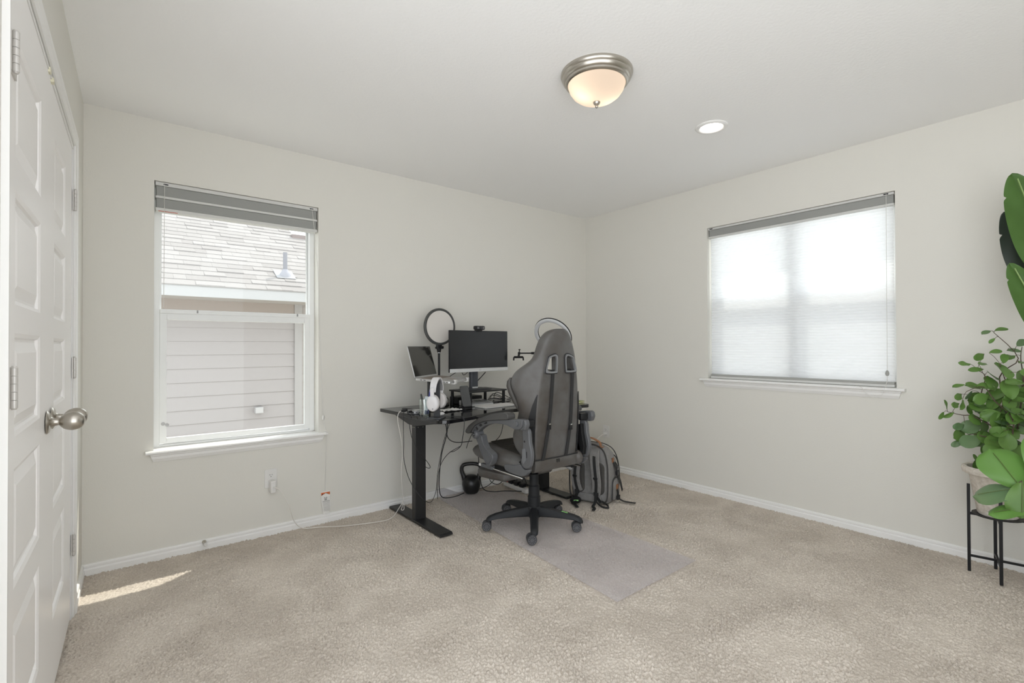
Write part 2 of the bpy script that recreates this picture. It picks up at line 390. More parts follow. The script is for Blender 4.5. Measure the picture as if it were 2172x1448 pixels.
def fr2(q, y0, y1, z0, z1, w, xa, xb):
    q.bb((xa, y0, z0), (xb, y0+w, z1)); q.bb((xa, y1-w, z0), (xb, y1, z1)); q.bb((xa, y0+w, z0), (xb, y1-w, z0+w)); q.bb((xa, y0+w, z1-w), (xb, y1-w, z1))
q = MB(); fr2(q, y0, y1, z0+.014, z1, .045, XR+.088, XR+.155); ym = (y0+y1)/2; q.bb((XR+.088, ym-.045, z0), (XR+.155, ym+.045, z1)); q.build('window_frame', vinyl_m, win2, smooth=0, bevel=.003, world=True)
q = MB(); q.bb((XR+.09, y0+.04, 1.47), (XR+.14, y1-.04, 1.53)); q.build('meeting_rail', vinyl_m, win2, smooth=0, bevel=.003, world=True)
for ya, yb_ in ((y0+.04, ym-.045), (ym+.045, y1-.04)):
    q = MB(); q.bb((XR+.118, ya, z0+.05), (XR+.121, yb_, z1-.04)); q.build('window_pane', glass_m, win2, smooth=0, world=True)
q = MB(); q.bb((XR+.128, y0+.045, z0+.04), (XR+.129, y1-.045, 1.48)); q.build('insect_screen', MIX('screen_mesh', .26, ('t', (1, 1, 1), 0), ('d', (.10, .10, .10), 0)), win2, smooth=0, world=True)
stool(win2, 'y', y0, y1, .812, 2.122, .912)
# ---------------------------------------------------------------- shades in the windows
shade_m = P('shade_rail_grey', (.30, .305, .29), .6); rail_m = P('shade_rail_white', (.62, .62, .60), .45)
cord_m = P('cord_white', (.70, .69, .66), .6)
# translucent honeycomb fabric
cell_m = bpy.data.materials.new('honeycomb_fabric'); cell_m.use_nodes = True; nt = cell_m.node_tree
for n in list(nt.nodes):
    if n.type != 'OUTPUT_MATERIAL': nt.nodes.remove(n)
_o = [n for n in nt.nodes if n.type == 'OUTPUT_MATERIAL'][0]
_d = nt.nodes.new('ShaderNodeBsdfDiffuse'); _d.inputs['Color'].default_value = (.88, .88, .89, 1)
_l = nt.nodes.new('ShaderNodeBsdfTranslucent'); _l.inputs['Color'].default_value = (.95, .96, .97, 1)
_x = nt.nodes.new('ShaderNodeMixShader'); _x.inputs[0].default_value = .58
nt.links.new(_d.outputs[0], _x.inputs[1]); nt.links.new(_l.outputs[0], _x.inputs[2]); nt.links.new(_x.outputs[0], _o.inputs['Surface'])

# raised shade on window 1
x0, x1 = w1[0]+.006, w1[1]-.004; yf = YB+.012
s1 = thing('window_shade', 'raised grey and white pleated shade at the top of the left window', 'window shade', ((x0+x1)/2, yf, 2.1))
MB().bb((x0, yf-.004, 2.080), (x1, yf+.06, 2.101)).build('head_rail', rail_m, s1, world=True, bevel=.002, smooth=0)
MB().bb((x0+.004, yf+.004, 2.024), (x1-.004, yf+.05, 2.080)).build('upper_stack', shade_m, s1, world=True, bevel=.003, smooth=0)
MB().bb((x0, yf-.002, 2.010), (x1, yf+.056, 2.024)).build('middle_rail', rail_m, s1, world=True, bevel=.003, smooth=0)
MB().bb((x0+.004, yf+.004, 1.957), (x1-.004, yf+.05, 2.010)).build('lower_stack', shade_m, s1, world=True, bevel=.003, smooth=0)
q = MB().bb((x0, yf-.004, 1.938), (x1, yf+.056, 1.957)).build('bottom_rail', rail_m, s1, world=True, bevel=.004, smooth=0)
for xx in (.212, 1.005): MB().bb((xx-.010, yf-.0055, 2.086), (xx+.012, yf-.003, 2.092)).build('cord_guide', blackp_m, s1, world=True)
q = MB(); q.tube([(.206, yf-.006, 2.088), (.205, yf-.007, 1.7), (.204, yf+.0, 1.395)], .0013, 6, 3); q.build('lift_cord', cord_m, s1, world=True)
q = MB(); q.tube([(1.008, yf-.006, 2.088), (1.022, yf-.012, 1.95), (1.040, YB-.01, 1.7), (1.052, YB-.012, 1.35), (1.068, YB-.014, .86), (1.074, YB-.018, .715), (1.082, YB-.035, .63), (1.088, YB-.0445, .603), (1.088, YB-.0445, .57), (1.091, YB-.010, .30), (1.092, YB-.009, .207)], .0015, 6, 5); q.build('lift_cord', cord_m, s1, world=True)
q = MB(); q.lathe([(0, -.016), (.006, -.014), (.0095, -.004), (.0085, .006), (.004, .016), (0, .017)], 14, Matrix.Translation((1.0745, YB-.018, .70))); q.build('cord_tassel', cord_m, s1, world=True)
MB().bb((.178, yf-.0046, 1.9345), (.268, yf-.0030, 1.9385)).build('rail_strip', P('red_strip', (.55, .18, .13), .6), s1, world=True)
# closed honeycomb shade on window 2
y0, y1 = w2[0]+.006, w2[1]-.006; xf = XR+.014
s2 = thing('window_shade', 'closed white honeycomb shade glowing in the right window', 'window shade', (xf, (y0+y1)/2, 2.1))
MB().bb((xf-.004, y0, 2.086), (xf+.06, y1, 2.101)).build('head_rail', rail_m, s2, world=True, bevel=.002, smooth=0)
MB().bb((xf+.004, y0+.004, 2.034), (xf+.05, y1-.004, 2.086)).build('upper_stack', shade_m, s2, world=True, bevel=.003, smooth=0)
MB().bb((xf-.002, y0, 2.020), (xf+.056, y1, 2.034)).build('middle_rail', rail_m, s2, world=True, bevel=.003, smooth=0)
zt, zb, n = 2.020, .945, 56
for sg, nm in ((-1, 'honeycomb_front'), (1, 'honeycomb_back')):
    q = MB(); pts = []
    for i in range(n):
        a, c = zt-(zt-zb)*i/n, zt-(zt-zb)*(i+1)/n
        pts += [(xf+.0245+sg*.001, a), (xf+.0245+sg*.0055, a+(c-a)*.25), (xf+.0245+sg*.007, (a+c)/2), (xf+.0245+sg*.0055, a+(c-a)*.75)]
    pts.append((xf+.0245+sg*.001, zb))
    q.loft([[(x, y, z) for x, z in pts] for y in (y0+.010, y1-.010)], caps=False, close=False)
    q.build(nm, cell_m, s2, world=True, smooth=60)
MB().bb((xf+.004, y0+.010, .931), (xf+.046, y1-.010, .946)).build('bottom_rail', P('shade_bottom_rail', (.36, .36, .34), .5), s2, world=True, bevel=.003, smooth=0)
MB().bb((xf+.002, y0+.008, .9135), (xf+.048, y1-.008, .931)).build('rail_cap', rail_m, s2, world=True, bevel=.003, smooth=0)
for yy in (.905, 2.04): MB().bb((xf-.0055, yy-.012, 2.090), (xf-.003, yy+.012, 2.097)).build('cord_guide', blackp_m, s2, world=True)
q = MB(); q.tube([(xf-.006, .903, 2.093), (xf-.008, .904, 1.6), (xf-.008, .906, 1.0), (xf-.008, .907, .955), (XR-.043, .910, .90), (XR-.0455, .925, .865), (XR-.046, .955, .848), (XR-.0455, .995, .862), (XR-.043, 1.018, .90), (XR-.0435, 1.034, .9135), (XR-.02, 1.045, .9145)], .0014, 6, 6); q.build('lift_cord', cord_m, s2, world=True)
q = MB(); q.lathe([(0, -.018), (.007, -.015), (.0105, -.004), (.009, .006), (.0045, .016), (0, .018)], 14, Matrix.Translation((xf-.008, .906, 1.0))); q.build('cord_tassel', P('tassel_grey', (.36, .36, .34), .5), s2, world=True)

# warning tag hanging on the cord
tg = thing('warning_tag', 'small white paper warning tag with orange band hanging on the window cord', 'tag', (1.092, YB-.008, .13))
def tagshape(z): return .004*math.sin((.21-z)*30)
q = MB(); secs = []
for i in range(13):
    z = .207-.152*i/12; dx = .0 + .008*max(0, (i-5)/7)**2 + (.004 if i > 9 else 0); yb2 = YB-.006-.004*abs(math.sin(i*.6))
    L, Rr = 1.063+.014*max(0, i-4)/8, 1.121 + (.004 if 4 < i < 11 else 0) - (.004 if i > 10 else 0)
    secs.append([(L, yb2, z), ((L+Rr)/2, yb2-.002, z), (Rr, yb2, z), (Rr, yb2+.0006, z), ((L+Rr)/2, yb2-.0014, z), (L, yb2+.0006, z)])
q.loft(secs); q.build('tag_paper', paper_m, tg, world=True, smooth=0)
q = MB(); q.bb((1.0635, YB-.0102, .181), (1.1205, YB-.0092, .199)); q.build('orange_band', P('orange_print', (.72, .17, .04), .7), tg, world=True, smooth=0)
def text(name, body, size, M, mat, parent):
    cu = bpy.data.curves.new('lettering', 'FONT'); cu.body = body; cu.size = size; cu.extrude = .0002; cu.align_x = 'CENTER'; cu.align_y = 'CENTER'
    t = bpy.data.objects.new('lettering', cu); COL.objects.link(t)
    me = bpy.data.meshes.new_from_object(t.evaluated_get(bpy.context.evaluated_depsgraph_get()))
    bpy.data.objects.remove(t); bpy.data.curves.remove(cu)
    q = Vector((0, 0, 0)); o = parent
    while o is not None: q += o.location; o = o.parent
    me.transform(Matrix.Translation(-q) @ M); me.materials.clear(); me.materials.append(mat); me.name = name
    ob = bpy.data.objects.new(name, me); COL.objects.link(ob); ob.parent = parent; return ob
ink_m = P('dark_ink', (.05, .05, .05), .8); inkg_m = P('grey_ink', (.38, .37, .36), .8)
FACE_Y = Matrix.Rotation(PI/2, 4, 'X')
bpy.context.view_layer.update()
text('lettering', 'WARNING', .0105, Matrix.Translation((1.096, YB-.0104, .190)) @ FACE_Y, ink_m, tg)
q = MB(); q.add([(1.066, YB-.0105, .184), (1.076, YB-.0105, .184), (1.071, YB-.0105, .1955)], [(0, 1, 2)]); q.build('warning_triangle', ink_m, tg, world=True, smooth=0)
q = MB()
for i in range(9):
    z = .138-.0078*i; q.bb((1.072+.0012*i, YB-.0119-.0004*(i % 2), z), (1.119, YB-.0112, z+(.0035 if i < 1 else .0016)))
q.build('printed_lines', inkg_m, tg, world=True, smooth=0)
q = MB(); q.bb((1.082, YB-.0112, .160), (1.102, YB-.0104, .170)); q.bb((1.084, YB-.0112, .146), (1.100, YB-.0104, .158)); q.build('printed_picture', inkg_m, tg, world=True, smooth=0)

# ---------------------------------------------------------------- outlets
def outlet(name, label, M):
    t = thing(name, label, 'outlet', M.translation)
    q = MB(M); q.prism(rrect(.072, .117, .006), 0, .0055, lambda u, v, w: (u, -w, v)); q.build('cover_plate', white_m, t, world=True, smooth=30, bevel=.002)
    for dz in (.0195, -.0195):
        q = MB(M); q.prism([(max(-.0165, min(.0165, .0178*math.cos(a))), dz+.0150*math.sin(a)) for a in [2*PI*i/24 for i in range(24)]], .0052, .0072, lambda u, v, w: (u, -w, v))
        f = q.build('socket', white_m, t, world=True, smooth=30)
        q = MB(M)
        for sx, hh in ((-.0065, .0085), (.0065, .0068)): q.bb((sx-.0011, -.0076, dz+.004-hh/2), (sx+.0011, -.0070, dz+.004+hh/2))
        q.lathe([(.0024, 0), (.0024, .0006)], 10, Matrix.Translation((0, -.0070, dz-.0075)) @ Matrix.Rotation(PI/2, 4, 'X'))
        q.build('slot', blackp_m, f, world=True, smooth=0)
    return t
outlet('wall_outlet', 'white duplex outlet on the back wall below the left window', Matrix.Translation((.756, YB, .348)))
outlet('wall_outlet', 'white duplex outlet on the right wall behind the backpack', Matrix.Translation((XR, 3.112, .352)) @ Matrix.Rotation(-PI/2, 4, 'Z'))
ch = thing('charger_plug', 'white square laptop charger plugged into the outlet below the window', 'charger', (.775, YB-.03, .29))
q = MB(); q.box((.759, YB-.033, .304), (.030, .052, .074)); q.build('charger_body', white_m, ch, world=True, bevel=.005, seg=3)
q = MB(); q.cyl((.761, YB-.058, .304), (.763, YB-.072, .304), .0045, .003, 10); q.build('cable_strain_relief', white_m, ch, world=True)
q = MB(); q.tube([(.763, YB-.070, .304), (.790, YB-.10, .285), (.828, YB-.13, .20), (.87, YB-.10, .08), (.93, YB-.07, .015), (1.03, YB-.10, .007), (1.16, YB-.18, .007), (1.34, YB-.245, .008), (1.45, YB-.25, .012), (1.54, YB-.19, .05), (1.572, YB-.18, .085), (1.560, YB-.19, .05), (1.555, YB-.19, .030), (1.575, YB-.19, .033), (1.574, YB-.18, .095), (1.54, YB-.22, .30), (1.535, YB-.25, .42), (1.50, YB-.30, .55), (1.460, YB-.33, .69), (1.470, YB-.35, .742), (1.495, YB-.385, .7375)], .0024, 7, 6)
q.build('charging_cable', whitec_m, ch, world=True)
pl = thing('wall_plug', 'white plug with cord in the outlet behind the backpack', 'plug', (XR-.02, 3.112, .33))
q = MB(); q.box((XR-.021, 3.112, .3325), (.030, .026, .022)); q.build('plug_body', white_m, pl, world=True, bevel=.004)
q = MB(); q.tube([(XR-.034, 3.112, .330), (XR-.06, 3.12, .322), (XR-.09, 3.15, .28), (XR-.10, 3.18, .18), (XR-.10, 3.18, .06), (XR-.16, 3.16, .01), (XR-.4, 3.10, .008)], .0042, 8, 6); q.build('cord', whitec_m, pl, world=True)

# door stop on the back baseboard
ds = thing('door_stop', 'small metal spring door stop with white tip on the back baseboard', 'door stop', (.40, YB-.013, .042))
q = MB(); q.lathe([(0, 0), (.011, 0), (.0115, .004), (.008, .009), (.006, .02), (.006, .05)], 18, Matrix.Translation((.398, YB-.0125, .044)) @ Matrix.Rotation(PI/2, 4, 'X')); q.build('spring_post', nickel_m, ds, world=True)
q = MB(); q.lathe([(0, 0), (.0085, 0), (.009, .010), (.006, .014), (0, .0145)], 16, Matrix.Translation((.398, YB-.060, .044)) @ Matrix.Rotation(PI/2, 4, 'X')); q.build('rubber_tip', white_m, ds, world=True)

# ---------------------------------------------------------------- ceiling lights
cl = thing('ceiling_light', 'brushed nickel flush ceiling light with frosted glass bowl', 'ceiling light', (1.738, 1.528, H))
M = Matrix.Translation((1.738, 1.528, H))
q = MB(M); q.lathe([(.0, 0), (.165, 0), (.166, -.010), (.163, -.017), (.158, -.021), (.157, -.030), (.150, -.038), (.146, -.040), (.145, -.048), (.139, -.053), (.134, -.054), (.130, -.052), (.130, -.02), (0, -.02)], 64); q.build('metal_pan', nickel_m, cl, world=True, smooth=35)
bowl_m = MIX('frosted_glass', .36, ('l', (1, .93, .84), 0), ('e', (1, .84, .74), .8))
q = MB(M); pr = [(.1325, -.045), (.131, -.058), (.124, -.078), (.110, -.098), (.090, -.114), (.062, -.126), (.030, -.1325), (.0, -.134)]
q.lathe(pr, 64, caps=False); q.build('glass_bowl', bowl_m, cl, world=True, smooth=60)
q = MB(M); q.lathe([(0, -.128), (.016, -.130), (.017, -.135), (.014, -.142), (.009, -.147), (.006, -.150), (.0075, -.155), (.005, -.160), (0, -.162)], 24); q.build('finial', nickel_m, cl, world=True, smooth=50)
for dx, dy in ((-.055, .02), (.05, -.015)):
    L = bpy.data.lights.new('ceiling_bulb', 'POINT'); L.energy = .15; L.color = (1, .80, .58); L.shadow_soft_size = .028
    lo = bpy.data.objects.new('ceiling_bulb', L); COL.objects.link(lo); lo.location = (1.738+dx, 1.528+dy, H-.078)
rl = thing('recessed_light', 'round white recessed downlight, lit, in the ceiling towards the right window', 'ceiling light', (2.683, 1.487, H))
M = Matrix.Translation((2.683, 1.487, H))
q = MB(M); q.lathe([(.088, 0), (.089, -.004), (.085, -.008), (.074, -.0105), (.066, -.009), (.060, -.003), (.058, .002), (.088, .002)], 48, caps=False); q.build('trim_ring', trim_m, rl, world=True, smooth=40)
q = MB(M); q.lathe([(.0, -.002), (.060, -.002), (.060, .0), (0, .0)], 40); q.build('light_lens', EM('lens_glow', (1, .90, .80), 9.0), rl, world=True, smooth=0)

# ---------------------------------------------------------------- outside: the house next door
YN = 7.0
nh = thing('neighbour_house', 'pale neighbouring house with shingled roof seen through the left window', 'house', (1.2, YN, -.9))
sid_m, nt, bs, out = nodes('lap_siding'); bs.inputs['Base Color'].default_value = (.335, .312, .305, 1); bs.inputs['Roughness'].default_value = .7
q = MB(); z = -.9
while z < 1.72:
    q.add([(-3, YN-.012, z), (1.86, YN-.012, z), (1.86, YN, z+.165), (-3, YN, z+.165)], [(0, 1, 2, 3)]); q.add([(-3, YN, z), (1.86, YN, z), (1.86, YN-.012, z), (-3, YN-.012, z)], [(0, 1, 2, 3)]); z += .165
q.build('siding', sid_m, nh, world=True, smooth=0)
MB().bb((1.86, YN-.03, -.9), (1.955, YN+.1, 1.9)).build('corner_board', P('corner_board', (.34,.325,.315), .6), nh, world=True, smooth=0)
brick, nt, bs, out = nodes('pale_brick'); tc = nt.nodes.new('ShaderNodeTexCoord'); mp = nt.nodes.new('ShaderNodeMapping'); mp.inputs['Rotation'].default_value = (PI/2, 0, 0)
bt = nt.nodes.new('ShaderNodeTexBrick'); bt.inputs['Scale'].default_value = 2.2; bt.inputs['Color1'].default_value = (.38, .35, .335, 1); bt.inputs['Color2'].default_value = (.36, .33, .31, 1); bt.inputs['Mortar'].default_value = (.32, .30, .28, 1)
nt.links.new(tc.outputs['Object'], mp.inputs['Vector']); nt.links.new(mp.outputs['Vector'], bt.inputs['Vector']); nt.links.new(bt.outputs['Color'], bs.inputs['Base Color'])
MB().bb((1.955, YN, -.9), (5, YN+.1, 1.9)).build('brick_wall', brick, nh, world=True, smooth=0)
MB().bb((-3, YN-.018, 1.62), (1.86, YN+.05, 1.86)).build('frieze_board', P('frieze_tan', (.31, .265, .235), .7), nh, world=True, smooth=0)
MB().bb((-3, 6.45, 1.735), (6, 6.48, 1.86)).build('fascia', P('fascia_white', (.42, .42, .42), .5), nh, world=True, smooth=0)
MB().bb((-3, 6.48, 1.74), (6, YN+.1, 1.75)).build('soffit', P('soffit_tan', (.40, .37, .34), .7), nh, world=True, smooth=0)
q = MB(); q.bb((1.372, YN-.10, .325), (1.465, YN, .405)); q.build('vent_hood', P('vent_white', (.44, .43, .425), .5), nh, world=True, smooth=0, bevel=.01)
# shingles: courses of individual tabs, each a touch proud of the one above
rs = .583
def RZ(y): return 1.855 + rs*(y-6.44)
tones = ((.315, .296, .284), (.335, .315, .303), (.30, .281, .27), (.345, .326, .315))
sh_m, nt, bs, out = nodes('asphalt_shingle'); bs.inputs['Roughness'].default_value = .9
tc = nt.nodes.new('ShaderNodeTexCoord'); n_ = nt.nodes.new('ShaderNodeTexNoise'); n_.inputs['Scale'].default_value = 60
oi = nt.nodes.new('ShaderNodeAttribute'); oi.attribute_name = 'tone'; mx = nt.nodes.new('ShaderNodeMixRGB'); mx.blend_type = 'MULTIPLY'; mx.inputs[0].default_value = .25
nt.links.new(tc.outputs['Object'], n_.inputs['Vector']); nt.links.new(oi.outputs['Color'], mx.inputs[1]); nt.links.new(n_.outputs['Fac'], mx.inputs[2]); nt.links.new(mx.outputs['Color'], bs.inputs['Base Color'])
q = MB(); cols = []; cs = math.cos(math.atan(rs)); dy = .143*cs; row = 0; y = 6.44
def xlim(y):      # right hand limit of the roof plane at depth y: a hip above, the lower ridge below
    if y < 8.27: return 6.0
    return 2.19 - .02*(y-8.27)
while y < 9.9:
    x = -3.2 + random.random()*.2; xl = xlim(y+dy*.5)
    while x < xl:
        wd = random.choice((.12, .17, .22, .28, .33)); xe = min(x+wd, xl); up = random.choice((.008, .008, .015))
        a = (x, y, RZ(y)+up); c = (xe, y, RZ(y)+up); d = (xe, y+dy*1.02, RZ(y+dy*1.02)+.001); e = (x, y+dy*1.02, RZ(y+dy*1.02)+.001)
        q.add([a, c, d, e, (x, y, RZ(y)-.002), (xe, y, RZ(y)-.002)], [(0, 1, 2, 3), (4, 5, 1, 0), (5, 2, 1), (4, 0, 3)]); t_ = random.choice(tones); cols += [t_]*4
        x = xe + .0012
    y += dy; row += 1
rf = q.build('roof', sh_m, nh, world=True, smooth=0)
at = rf.data.attributes.new('tone', 'FLOAT_COLOR', 'FACE'); at.data.foreach_set('color', np.array([(*c, 1) for c in cols], np.float32).ravel()) if len(cols) == len(rf.data.polygons) else None
q = MB()
q.prism([(-3.2, 6.482), (6, 6.482), (6, 8.26), (2.185, 8.26), (2.165, 9.9), (-3.2, 9.9)], -.03, -.008, lambda u, v, w: (u, v, RZ(v)+w)); q.build('roof_deck', P('roof_deck', (.25, .22, .21), .9), nh, world=True, smooth=0)
MB().bb((2.15, 8.2, RZ(8.26)-.03), (6, 8.33, RZ(8.26)+.035)).build('ridge_cap', P('ridge_cap', (.26, .22, .21), .9), nh, world=True, smooth=0)
q = MB(); q.cyl((1.712, 6.86, RZ(6.86)), (1.712, 6.86, RZ(6.86)+.305), .026, n=16); vp = q.build('vent_pipe', P('pvc_grey', (.24, .24, .26), .5), nh, world=True); part_label(vp, 'grey plumbing vent pipe on the roof')
q = MB(); q.lathe([(.075, -.04), (.068, .01), (.045, .055), (.036, .075), (.034, .085), (0, .085)], 20, Matrix.Translation((1.712, 6.86, RZ(6.86)))); q.build('flashing_cone', P('flashing_grey', (.33, .33, .36), .5), vp, world=True)
q = MB(); q.prism([(1.59, 6.76), (1.82, 6.76), (1.82, 6.98), (1.59, 6.98)], .012, .016, lambda u, v, w: (u, v, RZ(v)+w)); q.build('flashing_plate', P('flashing_plate', (.30, .30, .31), .5), vp, world=True, smooth=0)
# own eave over the back wall and the strip of ground between the houses
struct(MB().bb((XL-1, YB+T, 2.35), (XR+1, YB+T+.315, 2.50)).build('trim_3', trim_m, smooth=0))
struct(MB().bb((XR+T, -3, 2.35), (XR+T+.30, YB+1, 2.50)).build('trim_4', trim_m, smooth=0))
gr = MB().bb((-8, YB+T, -.95), (14, 30, -.9)).build('side_yard', P('dry_grass', (.62, .60, .55), .9), smooth=0); tag(gr, 'strip of pale ground between the houses', 'ground', kind='structure')
gr = MB().bb((XR+T, -8, -.96), (14, YB+T, -.91)).build('side_yard', P('dry_grass', (.62, .60, .55), .9), smooth=0); tag(gr, 'pale ground outside the right window', 'ground', kind='structure')
# ---------------------------------------------------------------- standing desk
DX0, DX1, DY0, DY1 = 1.462, 2.842, 2.535, 3.325
XCL, XCR = 1.586, 2.722
dk = thing('standing_desk', 'black standing desk with glossy top and two steel legs against the back wall', 'desk', (2.15, 2.96, 0))
def desk_outline():
    pts = [(DX0, DY1), (DX0, DY1-.03), (DX0+.034, DY0+.065), (DX0+.038, DY0+.036), (DX0+.050, DY0+.012), (DX0+.072, DY0-.002), (DX0+.10, DY0)]
    for i in range(1, 18):                         # shallow bay for the sitter
        t = .08 + .84*i/18; pts.append((DX0 + (DX1-DX0)*t, DY0 + .155*((1-math.cos(2*PI*t))/2)**1.3))
    m = [(DX0+DX1-x, y) for x, y in pts[:7]][::-1]
    return pts + m
q = MB(); q.prism(desk_outline(), DZ-.0235, DZ); q.build('desk_top', deskt_m, dk, world=True, smooth=30, bevel=.003)
for side, xc in ((-1, XCL), (1, XCR)):
    # side bracket: deep under the column, shallow at the ends
    q = MB(); q.prism([(2.60, DZ-.024), (3.30, DZ-.024), (3.30, DZ-.032), (3.24, DZ-.045), (3.04, DZ-.085), (2.93, DZ-.085), (2.70, DZ-.045), (2.60, DZ-.032)], xc-.048, xc+.048, lambda u, v, w: (w, u, v))
    q.build('side_bracket', deskl_m, dk, world=True, smooth=0, bevel=.002)
    q = MB(); q.bb((xc-.040, 2.955, .018), (xc+.040, 3.005, DZ-.085)); lg = q.build('leg', deskl_m, dk, world=True, smooth=0, bevel=.004)
    for k in range(4):
        q = MB()
        if k < 2: q.lathe([(.003, 0), (.003, .002)], 8, Matrix.Translation((xc-.018+.036*k, 2.956, DZ-.099)) @ Matrix.Rotation(PI/2, 4, 'X'))
        else: q.lathe([(.003, 0), (.003, .002)], 8, Matrix.Translation((xc-.0395, 2.968+.02*(k-2), DZ-.099)) @ Matrix.Rotation(-PI/2, 4, 'Y'))
        q.build('screw', nickel_m, lg, world=True)
    f0 = 2.625 if side < 0 else 2.672
    q = MB(); q.prism([(f0, .004), (3.345, .004), (3.345, .012), (3.335, .020), (f0+.01, .020), (f0, .012)], xc-.046, xc+.046, lambda u, v, w: (w, u, v)); q.build('foot', deskl_m, dk, world=True, smooth=0, bevel=.002)
q = MB(); q.bb((1.60, 2.955, DZ-.062), (2.70, 2.985, DZ-.024)); q.bb((1.60, 3.03, DZ-.062), (2.70, 3.05, DZ-.024)); q.build('crossbar', deskl_m, dk, world=True, smooth=0, bevel=.002)
q = MB(); q.bb((2.655, 2.60, DZ-.050), (2.775, 2.66, DZ-.0225)); o = q.build('height_controller', P('controller_grey', (.55, .57, .60), .35), dk, world=True, smooth=0, bevel=.003)
q = MB(); q.bb((2.66, 2.599, DZ-.046), (2.70, 2.6005, DZ-.028)); q.build('button_panel', blackp_m, o, world=True, smooth=0)

def onDesk(z=0): return DZ+.0006+z
# monitor riser
rs_ = thing('monitor_riser', 'small black monitor riser shelf on four legs on the desk', 'monitor stand', (2.135, 3.07, onDesk()), R(3))
q = MB(); q.prism(rrect(.36, .265, .012), .104, .114); q.build('shelf', deskl_m, rs_, bevel=.002)
for sx in (-1, 1):
    for sy in (-1, 1):
        q = MB(); q.prism(rrect(.020, .020, .006, 3, sx*.158, sy*.112), 0, .104); q.build('leg', blackp_m, rs_)
zr = onDesk(.1146)
mo = thing('monitor', 'black widescreen monitor with silver lower bezel on the riser', 'monitor', (2.115, 3.075, zr), R(2.5))
bez_m = P('silver_bezel', (.64, .645, .64), .35, .3)
q = MB(); q.prism(rrect(.215, .155, .025, 4, 0, 0), 0, .006); q.prism(rrect(.185, .125, .02, 4, 0, 0), .006, .010); q.build('base', P('monitor_base', (.05, .052, .056), .4), mo, bevel=.002)
q = MB(); q.prism(rrect(.066, .038, .01, 4, -.006, .018), .009, .30); o = q.build('stem', P('monitor_stem', (.05, .055, .065), .4), mo)
q = MB(); q.prism(rrect(.05, .012, .004, 4, -.006, -.002), .0092, .020); q.build('cable_clip', silver_m, mo)
mz = .983 - zr
q = MB(); q.bb((-.268, -.052, mz), (.276, -.034, mz+.306)); q.bb((-.20, -.034, mz+.05), (.20, -.012, mz+.25)); q.build('housing', blackp_m, mo, smooth=0, bevel=.003)
q = MB(); q.bb((-.2655, -.0528, mz+.0275), (.2735, -.0515, mz+.3035)); q.build('screen', screen_m, mo, smooth=0)
q = MB(); q.bb((-.268, -.0545, mz), (.276, -.050, mz+.0265)); bz = q.build('lower_bezel', bez_m, mo, smooth=0, bevel=.0015)
q = MB(Matrix.Translation((.004, -.0546, mz+.0133)) @ Matrix.Rotation(PI/2, 4, 'X')); q.lathe([(.0060, 0), (.0076, 0), (.0076, .0006), (.0060, .0006)], 24, caps=False)
q.add([(-.0030, -.0035, .0004), (-.0022, -.0035, .0004), (-.0002, .0045, .0004), (-.0010, .0045, .0004)], [(0, 1, 2, 3)]); q.add([(.0006, -.0048, .0004), (.0014, -.0048, .0004), (.0034, .0030, .0004), (.0026, .0030, .0004)], [(0, 1, 2, 3)])
q.build('round_logo', P('logo_grey', (.35, .36, .36), .4), bz, smooth=0)
wc = thing('webcam', 'small black webcam clipped on top of the monitor', 'webcam', (2.115, 3.04, mz+zr+.3065), R(2.5))
q = MB(); q.prism(rrect(.092, .030, .010, 4, -.002, .020), -.030, -.004, lambda u, v, w: (u, w, v)); q.build('camera_body', blackp_m, wc, bevel=.003)
q = MB(); q.lathe([(.0095, 0), (.0095, .003), (.007, .004), (0, .0035)], 18, Matrix.Translation((.004, -.030, .020)) @ Matrix.Rotation(PI/2, 4, 'X')); q.build('lens', P('lens_glass', (.03, .03, .035), .08), wc)
for u0, u1 in ((-.030, -.012), (.020, .036)): MB().bb((u0, -.0315, .012), (u1, -.030, .028)).build('face_plate', P('webcam_grey', (.12, .12, .12), .4), wc, smooth=0)
q = MB(); q.bb((-.026, -.024, .0004), (.022, .012, .005)); q.bb((-.026, -.0245, -.010), (.022, -.0215, .005)); q.build('clip', blackp_m, wc, smooth=0, bevel=.001)
# round diffuser light on a pole behind the laptop
fl = thing('panel_light', 'round white light panel with dark rim on a black pole behind the laptop', 'lamp', (1.872, 3.2, onDesk()))
Mf = Matrix.Translation((0, -.012, 1.318-DZ)) @ Matrix.Rotation(R(4), 4, 'Z') @ Matrix.Rotation(PI/2, 4, 'X')
q = MB(Mf); q.lathe([(.119, .006), (.124, .010), (.132, .010), (.1375, .005), (.1375, -.006), (.130, -.010), (0, -.010)], 56, caps=False); q.build('rim', P('rim_grey', (.055, .057, .055), .5), fl, smooth=45)
q = MB(Mf); q.lathe([(0, .0065), (.1192, .0065), (.1192, -.002), (0, -.002)], 56); q.build('diffuser', P('diffuser_white', (.66, .63, .59), .45), fl, smooth=30)
q = MB(); q.prism(rrect(.045, .026, .008, 4), .420, .452); q.cyl((0, 0, .395), (0, 0, .425), .013, .019); q.cyl((.018, 0, .432), (.036, 0, .432), .011); q.cyl((-.030, -.004, .428), (-.018, 0, .432), .008); q.build('tilt_joint', blackp_m, fl, bevel=.002)
q = MB(); q.cyl((0, 0, .390), (0, 0, .397), .0105); q.build('silver_collar', silver_m, fl)
q = MB(); q.cyl((0, 0, .012), (0, 0, .390), .0085); q.build('pole', blackp_m, fl)
q = MB(); q.lathe([(0, 0), (.075, 0), (.076, .004), (.070, .009), (.02, .013), (.0085, .02), (0, .02)], 36); q.build('base', blackp_m, fl)
